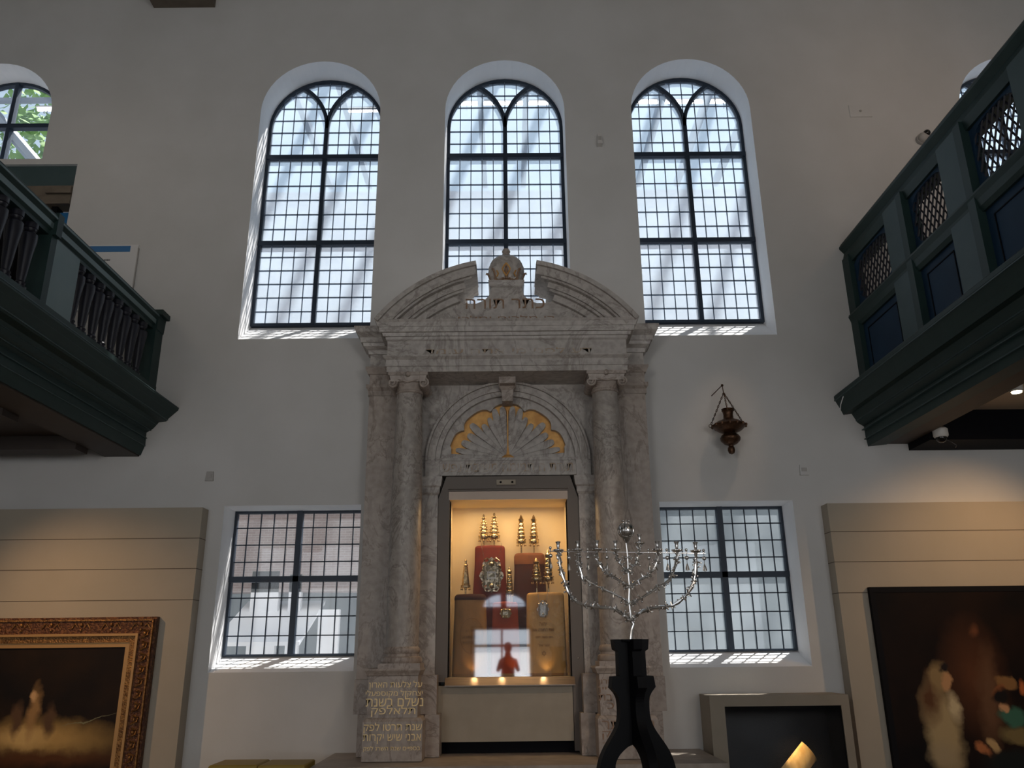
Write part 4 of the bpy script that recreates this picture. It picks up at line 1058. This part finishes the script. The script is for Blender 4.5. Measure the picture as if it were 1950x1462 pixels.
# right picture
o0 = (6.0, 1.0); xl_, zt1 = W(1655, 1118, YP)
canvas('right_canvas', 0, 0, 0, 0, [
    B_(1855, 1290, 70, 120, 0, (.085, .032, .014), .9, o0), B_(1853, 1200, 11, 15, 0, (.12, .045, .02), .8, o0), B_(1885, 1330, 26, 110, .1, (.11, .055, .028), .7, o0),
    B_(1915, 1300, 22, 14, .35, (.20, .105, .04), .3, o0), B_(1900, 1315, 18, 8, -.4, (.22, .08, .03), .6, o0),
    B_(1795, 1385, 38, 95, -.12, (.36, .27, .14), .5, o0), B_(1772, 1330, 26, 60, .2, (.10, .045, .02), .8, o0), B_(1788, 1290, 22, 32, .1, (.25, .17, .08), .5, o0),
    B_(1803, 1298, 12, 20, .1, (.42, .23, .11), .4, o0), B_(1797, 1272, 12, 10, 0, (.015, .01, .01), .5, o0), B_(1818, 1345, 14, 32, -.1, (.50, .40, .24), .7, o0), B_(1800, 1440, 35, 30, .2, (.34, .26, .15), .6, o0),
    B_(1930, 1365, 30, 20, .2, (.04, .12, .085), .4, o0), B_(1913, 1345, 10, 9, 0, (.45, .25, .13), .5, o0), B_(1905, 1325, 20, 14, 0, (.010, .008, .008), .5, o0), B_(1940, 1400, 40, 18, .1, (.16, .12, .05), .5, o0), B_(1947, 1308, 8, 16, 0, (.35, .10, .03), .6, o0),
    B_(1870, 1425, 18, 10, .6, (.36, .13, .05), .5, o0), B_(1893, 1420, 16, 9, .9, (.42, .28, .13), .4, o0), B_(1925, 1450, 60, 25, 0, (.010, .012, .012), .5, o0)], (.0045, .003, .003), (.016, .007, .004))
t = thing('dark_painting', (6.0, YP, 1.0), 'large unframed dark painting of dim robed figures on a beige display wall', 'painting')
MB().box(xl_, 8.2, YP, -.205, -.05, zt1).build('canvas', 'right_canvas', t)
MB().ring(rect(xl_+.06, 8.14, .01, zt1-.06), rect(xl_-.002, 8.202, -.052, zt1+.002), YP-.006, -.206).build('edge', 'canvas_edge', t)

# ---------------------------------------------------------------- niche case lower right
t = thing('niche_case', (2.95, -.3, 0), 'beige box-shaped showcase with a dark interior below the lower right window', 'showcase')
m_ = MB().ring(rect(2.33, 3.60, .12, 1.005), rect(2.17, 3.69, -.1, 1.115), -.50, -.02); m_.box(2.18, 3.68, -.5, -.02, -.1, .12); m_.build('housing', 'niche_paint', t)
MB().box(2.30, 3.63, -.04, -.02, .1, 1.03).build('back', 'black', t)
m_ = MB(); m_.box(2.325, 2.335, -.48, -.03, .12, 1.0); m_.box(3.595, 3.605, -.48, -.03, .12, 1.0); m_.box(2.33, 3.6, -.48, -.03, .995, 1.005); m_.build('lining', 'black', t)
MB().quad((2.335, -.47, .12), (3.595, -.47, .12), (3.595, -.47, 1.0), (2.335, -.47, 1.0)).build('glass', 'clear_glass', t)
a = W(1536, 1428, -.25); b = W(1500, 1475, -.38)
t = thing('parchment_roll', (a[0], -.25, a[1]-.2), 'bright curled parchment sheet standing in the dark showcase', 'parchment')
m_ = MB(); d_ = Vector((b[0]-a[0], -.13, b[1]-a[1]))*1.1; P0 = Vector((a[0], -.25, a[1])); ax = d_.normalized(); u = Vector((0, 1, 0)); u = (u-ax*u.dot(ax)).normalized(); v = ax.cross(u)
rows = []
for j in range(2):
    row = []
    for i in range(15):
        an = math.radians(-50+i*18); row.append(m_.bm.verts.new(P0+d_*j*2.2+(v*math.sin(an)*.14-u*math.cos(an)*.07)))
    rows.append(row)
for i in range(14): m_.face([rows[0][i], rows[0][i+1], rows[1][i+1], rows[1][i]])
o = m_.build('sheet', 'parchment', t, True); sm = o.modifiers.new('s', 'SOLIDIFY'); sm.thickness = .004

# yellow boxes at the bottom left
for k, (pa, pb, lb) in enumerate(((397, 489, 'left one of two mustard yellow panels peeking over the bottom edge'), (491, 580, 'right one of two mustard yellow panels peeking over the bottom edge'))):
    Y = -1.4; (x0, z1), (x1, _) = W(pa, 1457.5, Y), W(pb, 1457.5, Y)
    t = thing('mustard_stool', ((x0+x1)/2, Y, 0), lb, 'stool', 'mustard yellow stools')
    Y0 = Y
    MB().prof(x0, x1, Y0, Y0+.45, [(z1-.05, 0), (z1-.01, 0), (z1, -.012)]).build('seat', 'yellow_panel', t)
    MB().box(x0+.02, x1-.02, Y0+.02, Y0+.43, -.1, z1-.05).build('body', 'yellow_panel', t)

# ---------------------------------------------------------------- menorah and stand
YM = -4.5
st = thing('black_stand', (W(1203, 1217, YM)[0], YM, 0), 'black wooden stand with curved legs carrying the silver menorah', 'stand')
xs_ = W(1203, 1300, YM)[0]
def zm(py): return W(1203, py, YM)[1]
s_ = 5.5/F*1.03
half = [(1217, 33), (1236, 31), (1240, 25), (1286, 25.5), (1287, 38), (1308, 41), (1318, 33), (1330, 27), (1365, 27), (1385, 33), (1405, 45), (1425, 57), (1445, 65), (1470, 70), (1520, 70), (1600, 60), (1700, 68)]
zfl = 0.0
outl = [(h*s_, zm(py)) for py, h in half if zm(py) > .02] + [(.30, -.1)]
inn = [(.21, -.1), (.16, .30), (26*s_*1.6, zm(1462)), (24*s_*1.5, zm(1440)), (19*s_, zm(1422)), (0, zm(1416))]
def chaikin(P):
    Q = [P[0]]
    for a, b in zip(P, P[1:]): Q += [(a[0]*.75+b[0]*.25, a[1]*.75+b[1]*.25), (a[0]*.25+b[0]*.75, a[1]*.25+b[1]*.75)]
    return Q+[P[-1]]
outl = outl[:6]+chaikin(chaikin(outl[6:-1]))+outl[-1:]
inn = inn[:1]+chaikin(chaikin(inn[1:-1]+[(9*s_, zm(1417)), inn[-1]]))
for ang in (14, 194, -72):
    m_ = MB(); ca, sa = math.cos(math.radians(ang)), math.sin(math.radians(ang)); th = .03
    lp = [(0, outl[0][1])] + outl + inn
    A_, B2 = [], []
    for x, z in lp:
        A_.append(m_.bm.verts.new((xs_+x*ca-th*sa, YM+x*sa+th*ca, z))); B2.append(m_.bm.verts.new((xs_+x*ca+th*sa, YM+x*sa-th*ca, z)))
    n = len(lp); m_.face(A_[::-1]); m_.face(B2)
    for i in range(n): m_.face([A_[i], A_[(i+1) % n], B2[(i+1) % n], B2[i]])
    m_.build('leg_board', 'stand_black', st)
m_ = MB().lathe((xs_, YM, zm(1222)), [(.075, 0), (.08, .01), (.08, .015)], 8); m_.build('top_plate', 'stand_black', st)
mn = thing('menorah', (xs_, YM, zm(1217)), 'tree-shaped silver menorah with nine branches and a crowned orb in front of the ark', 'menorah')
def MP(px, py, y=YM): x, z = W(px, py, y); return (x, y, z)
trunk = [(1201, 1222), (1203, 1200), (1207, 1188), (1202, 1178), (1200, 1160), (1198, 1140), (1199, 1115), (1197, 1095), (1196, 1070), (1194, 1045), (1192, 1030)]
m_ = MB(); m_.tube([MP(*p) for p in trunk], [.012, .010, .008, .011, .009, .009, .008, .008, .007, .006, .006], 8)
m_.build('trunk', 'silver', mn, True)
m_ = MB(); c_ = MP(1192, 1010); m_.sphere(c_, .054, 24); ob = m_.build('orb', 'silver', mn, True)
m_ = MB(); m_.lathe((c_[0], c_[1], c_[2]+.045), [(.012, 0), (.022, .006), (.025, .012), (.018, .014)], 16)
for k in range(8):
    a = 2*PI*k/8; m_.sphere((c_[0]+.024*math.cos(a), c_[1]+.024*math.sin(a), c_[2]+.064), .006, 6)
m_.lathe((c_[0], c_[1], c_[2]-.085), [(.006, 0), (.015, .012), (.024, .024), (.030, .036), (.015, .034)], 12); m_.build('crownlet', 'silver', ob, True)
m_ = MB()
for k in range(10): m_.tube([(c_[0]+.054*math.cos(a_)*math.cos(k*.63), c_[1]+.054*math.cos(a_)*math.sin(k*.63), c_[2]+.054*math.sin(a_)) for a_ in [(-1.2+2.4*j/8) for j in range(9)]], .003, 4)
m_.build('filigree', 'silver', ob, True)
BR = [
 ([(1200, 1180), (1188, 1172), (1172, 1160), (1145, 1156), (1112, 1152), (1092, 1140), (1082, 1125), (1075, 1105), (1068, 1085), (1066, 1066), (1063, 1050)], 1063, 1048),
 ([(1199, 1150), (1185, 1138), (1150, 1122), (1122, 1108), (1108, 1095), (1103, 1075), (1101, 1060), (1100, 1048)], 1100, 1047),
 ([(1197, 1118), (1180, 1105), (1158, 1093), (1145, 1080), (1138, 1066), (1137, 1047)], 1137, 1046),
 ([(1196, 1090), (1184, 1076), (1175, 1064), (1172, 1046)], 1172, 1046),
 ([(1196, 1088), (1206, 1078), (1214, 1066), (1217, 1046), (1218, 1034)], 1218, 1034),
 ([(1197, 1120), (1215, 1105), (1235, 1095), (1248, 1078), (1253, 1060), (1252, 1048)], 1252, 1047),
 ([(1199, 1152), (1222, 1138), (1252, 1118), (1275, 1104), (1284, 1085), (1288, 1065), (1289, 1050)], 1289, 1048),
 ([(1202, 1182), (1216, 1168), (1235, 1160), (1258, 1156), (1280, 1153), (1302, 1138), (1317, 1118), (1324, 1095), (1325, 1070), (1325, 1052)], 1325, 1049)]
for i, (pts, tx, ty_) in enumerate(BR):
    dy = -.03+.06*(i % 2); n = len(pts); P_ = [MP(p[0], p[1], YM+dy*math.sin(PI*j/(n-1))) for j, p in enumerate(pts)]
    # smooth by Catmull-like subdivision
    Q = []
    for j in range(n-1):
        for s2 in (0, .5):
            p0, p1, p2, p3 = (Vector(P_[max(j-1, 0)]), Vector(P_[j]), Vector(P_[j+1]), Vector(P_[min(j+2, n-1)]))
            t_ = s2; Q.append(.5*((2*p1)+(p2-p0)*t_+(2*p0-5*p1+4*p2-p3)*t_*t_+(3*p1-3*p2+p3-p0)*t_**3))
    Q.append(Vector(P_[-1]))
    rr = [(.008 if i in (0, 7) else .006)*(1+.7*(k % 3 == 0)) for k in range(len(Q))]
    m_ = MB(); m_.tube(Q, rr, 8)
    rng = random.Random(i)
    for k in range(1, len(Q)-1):        # thorns, buds and blossoms along the branch
        for e in range(3):
            v = Vector((rng.uniform(-1, 1), rng.uniform(-.6, .6), rng.uniform(-1, 1))).normalized()
            L_ = rng.uniform(.015, .034); m_.tube([Q[k], Q[k]+v*L_], [.008, .003], 5); 
            if e < 2: m_.sphere(Q[k]+v*L_, rng.uniform(.005, .008), 6)
        if k % 3 == 1:
            for e in range(6):
                a = 2*PI*e/6; v = Vector((math.cos(a), .5*math.sin(2*a), math.sin(a)))*.021; m_.tube([Q[k]-v*.2, Q[k]+v], [.009, .004], 5)
    br = m_.build('branch', 'silver', mn, True)
    x, y, z = MP(tx, ty_)
    m_ = MB(); m_.lathe((x, y, z), [(.008, -.02), (.012, -.012), (.030, -.006), (.034, .0), (.033, .006), (.012, .009), (.008, .016), (.012, .028), (.010, .04), (.016, .052), (.017, .058), (.010, .06)], 16)
    for k in range(6):
        a = PI*2*k/6; m_.sphere((x+.032*math.cos(a), y+.032*math.sin(a), z+.002), .006, 6)
    m_.build('candle_cup', 'silver', br, True)
m_ = MB(); a, b = MP(1046, 1049.5), MP(1343, 1053.5); m_.tube([a, b], .0028, 6)
m_.build('cross_bar', 'silver', mn)
hang = thing  # bells and buds between the cups
for px, py in ((1048, 1048), (1083, 1052), (1119, 1051), (1155, 1051), (1235, 1052), (1270, 1052), (1307, 1052), (1340, 1053)):
    x, y, z = MP(px, py); m_ = MB()
    m_.sphere((x, y, z+.018), .010, 8); m_.lathe((x, y, z+.0), [(.004, -.004), (.006, .006), (.003, .012)], 8)
    m_.sphere((x, y, z-.034), .014, 10); m_.tube([(x, y, z), (x, y, z-.07)], .0018, 4)
    m_.lathe((x, y, z-.115), [(.014, 0), (.013, .008), (.009, .025), (.005, .038), (.002, .045)], 12); m_.sphere((x, y, z-.117), .005, 6)
    m_.build('bell', 'silver', mn, True)
m_ = MB()
for px, py in ((1200, 1180), (1198, 1150), (1197, 1118), (1196, 1090), (1195, 1062)):
    c_ = Vector(MP(px, py))
    for k in range(9):
        a = 2*PI*k/9; v = Vector((math.cos(a), math.sin(a)*.6, .45*math.sin(3*a))); m_.tube([c_, c_+v*.028], [.007, .003], 5); m_.sphere(c_+v*.032, .006, 6)
m_.build('blossom', 'silver', mn, True)

# ---------------------------------------------------------------- the visitor, mirrored darkly in the case glass
def skinned(name, verts, edges, radii, m, parent):
    o0 = root_loc(parent); me = bpy.data.meshes.new(name); me.from_pydata([Vector(v)-o0 for v in verts], edges, []); me.materials.append(MT[m])
    o = bpy.data.objects.new(name, me); col.objects.link(o); o.parent = parent
    o.modifiers.new('skin', 'SKIN'); me.skin_vertices[0].data[0].use_root = True
    for i_, r_ in enumerate(radii): me.skin_vertices[0].data[i_].radius = r_ if isinstance(r_, tuple) else (r_, r_)
    sb = o.modifiers.new('sub', 'SUBSURF'); sb.levels = 1; sb.render_levels = 1
    return o
px_, py_ = -.04, -10.50
pr = thing('person', (px_, py_, 0), 'person in dark clothes seen as a dark reflection in the case glass', 'person')
V = [(0, 0, .95), (0, 0, 1.12), (0, 0, 1.30), (0, 0, 1.42), (0, .01, 1.50), (0, .02, 1.57), (0, .03, 1.66), (0, .03, 1.74)]
Rd = [(.16, .11), (.15, .10), (.17, .11), (.15, .09), (.055, .055), (.065, .075), (.078, .095), (.06, .07)]
Ed = [(i_, i_+1) for i_ in range(7)]
def chain_(base, pts, rads):
    prev = base
    for p_, r_ in zip(pts, rads):
        V.append(p_); Rd.append(r_); Ed.append((prev, len(V)-1)); prev = len(V)-1
    return prev
for q in (-1, 1):
    chain_(0, [(q*.09, 0, .88), (q*.10, .01, .50), (q*.10, -.01, .10), (q*.11, .08, .05), (q*.11, .16, .035)], [(.095, .10), .065, .045, (.045, .04), (.04, .03)])
    h = chain_(3, [(q*.17, 0, 1.41), (q*.24, .10, 1.20), (q*.13, .27, 1.38), (q*.095, .32, 1.46)], [.06, .045, .035, .03])
    for f_, (dx, L_) in enumerate(((-.03, .055), (-.012, .065), (.006, .06), (.022, .045))):
        chain_(h, [(q*(.085-dx*.6), .345, 1.48+.012*f_), (q*(.085-dx*.6-.03), .36, 1.485+.012*f_+L_*.25)], [.010, .008])
    chain_(h, [(q*.07, .31, 1.485), (q*.05, .32, 1.51)], [.011, .009])
V = [(px_+a_, py_+b_, c_*1.055-.10) for a_, b_, c_ in V]
skinned('body', V, Ed, Rd, 'person_clothes', pr)
m_ = MB(); m_.lathe((px_, py_+.0, 1.60), [(.075, 0), (.092, .05), (.095, .11), (.085, .16), (.05, .195), (.01, .205)], 20, sy=1.12); m_.build('hair', 'baluster_dark', pr, True)
m_ = MB(); m_.box(px_-.075, px_+.075, py_+.335, py_+.345, 1.485, 1.56); m_.build('phone', 'black', pr)

# ---------------------------------------------------------------- light
def area(name, loc, rot, sx, sy, power, c, spread=180):
    l = bpy.data.lights.new(name, 'AREA'); l.shape = 'RECTANGLE'; l.size = sx; l.size_y = sy; l.energy = power; l.color = c; l.spread = math.radians(spread)
    o = bpy.data.objects.new(name, l); o.location = loc; o.rotation_euler = rot; col.objects.link(o); return o
def spot(name, loc, target, power, c, ang, blend=.6, r=.05):
    l = bpy.data.lights.new(name, 'SPOT'); l.energy = power; l.color = c; l.spot_size = math.radians(ang); l.spot_blend = blend; l.shadow_soft_size = r
    o = bpy.data.objects.new(name, l); o.location = loc; d_ = Vector(target)-Vector(loc); o.rotation_euler = d_.to_track_quat('-Z', 'Y').to_euler(); col.objects.link(o); return o
s = bpy.data.lights.new('sun', 'SUN'); s.energy = 14.0; s.angle = math.radians(1.6); s.color = (1, .97, .92)
so = bpy.data.objects.new('sun', s); so.rotation_euler = Vector((-.33, -.38, -1)).to_track_quat('-Z', 'Y').to_euler(); col.objects.link(so)
wd = bpy.data.worlds.new('sky'); sc.world = wd; wd.use_nodes = True; bg = wd.node_tree.nodes['Background']
bg.inputs[0].default_value = (.62, .80, 1.0, 1); bg.inputs[1].default_value = .8
# daylight entering by the windows behind the visitor
for c, w_, a, b in WINS: area('daylight', (c, YF+.12, (a+b)/2), (math.radians(90), 0, 0), 2*w_-.2, b-a-.2, 98 if a < 5 else 24, (.97, .98, 1))
area('daylight', (-.22, YF-.08, 1.15), (math.radians(90), 0, 0), 1.6, 2.2, 16, (.90, .95, 1))
area('daylight', (-.15, YF-.08, 3.05), (math.radians(90), 0, 0), 1.2, .34, 1.6, (.80, .86, 1))
for q in (-1, 1): area('hall_fill', (q*3.2, -12.0, 3.9), (math.radians(80), 0, 0), .8, .8, 34, (1, .86, .70))  # added warm fill for the back wall, no fixtures here
# warm track lights
WARM = (1, .60, .28)
spot('track_light', (-5.9, -2.4, 3.75), (-4.7, -.2, .9), 170, WARM, 82, 1, .06)
spot('track_light', (6.2, -2.3, 4.2), (5.5, -.2, 2.0), 190, WARM, 78, 1, .06)
spot('track_light', (3.8, -3.0, 9.0), (2.75, -.2, 4.3), 120, (1, .72, .5), 14, .8, .02)
spot('track_light', (3.2, -7.5, 7.5), (.3, -.6, 1.5), 420, (1, .72, .5), 26, .9, .04)
spot('track_light', (4.5, -8.5, 5.5), (.9, YM, 2.0), 60, (1, .8, .62), 16, .8, .05)
area('case_light', (0, -.12, 3.30), (0, 0, 0), 1.2, .2, 14, (1, .65, .31))
for x in (-.42, .0, .38): spot('case_spot', (x, YS-.0+.03, 3.30), (x, .05, 1.5), 9, (1, .68, .35), 60, .8, .02)
for x in (-.40, -.09, .38): spot('sill_glint_spot', (x, YS-.03, 1.50), (x, YS-.05, 1.28), 1.6, (1, .66, .32), 34, .9, .01)  # added spots that put glints on the sill, no fixtures here
for x in (-.42, .06, .42): spot('up_light', (x, YS+.05, 1.345), (x, -.05, 1.85), 1.1, (1, .64, .28), 90, .9, .02)
spot('gallery_lamp', (6.3, -3.2, 8.6), (5.6, 0, 8.9), 38, (1, .66, .42), 110, 1, .2)
spot('gallery_lamp', (-6.8, -3.2, 8.0), (-5.6, 0, 7.2), 22, (1, .8, .58), 110, 1, .2)
spot('niche_light', (3.0, -.40, .97), (3.12, -.25, .55), 22, (1, .68, .32), 60, .6, .02)
sc.view_settings.view_transform = 'Standard'; sc.view_settings.look = 'None'; sc.view_settings.gamma = 1.0; sc.view_settings.use_curve_mapping = False
sc.view_settings.exposure = 0.0
sc.cycles.use_denoising = True
sc.cycles.max_bounces = 10; sc.cycles.diffuse_bounces = 5; sc.cycles.transparent_max_bounces = 12
sc.cycles.sample_clamp_indirect = 6
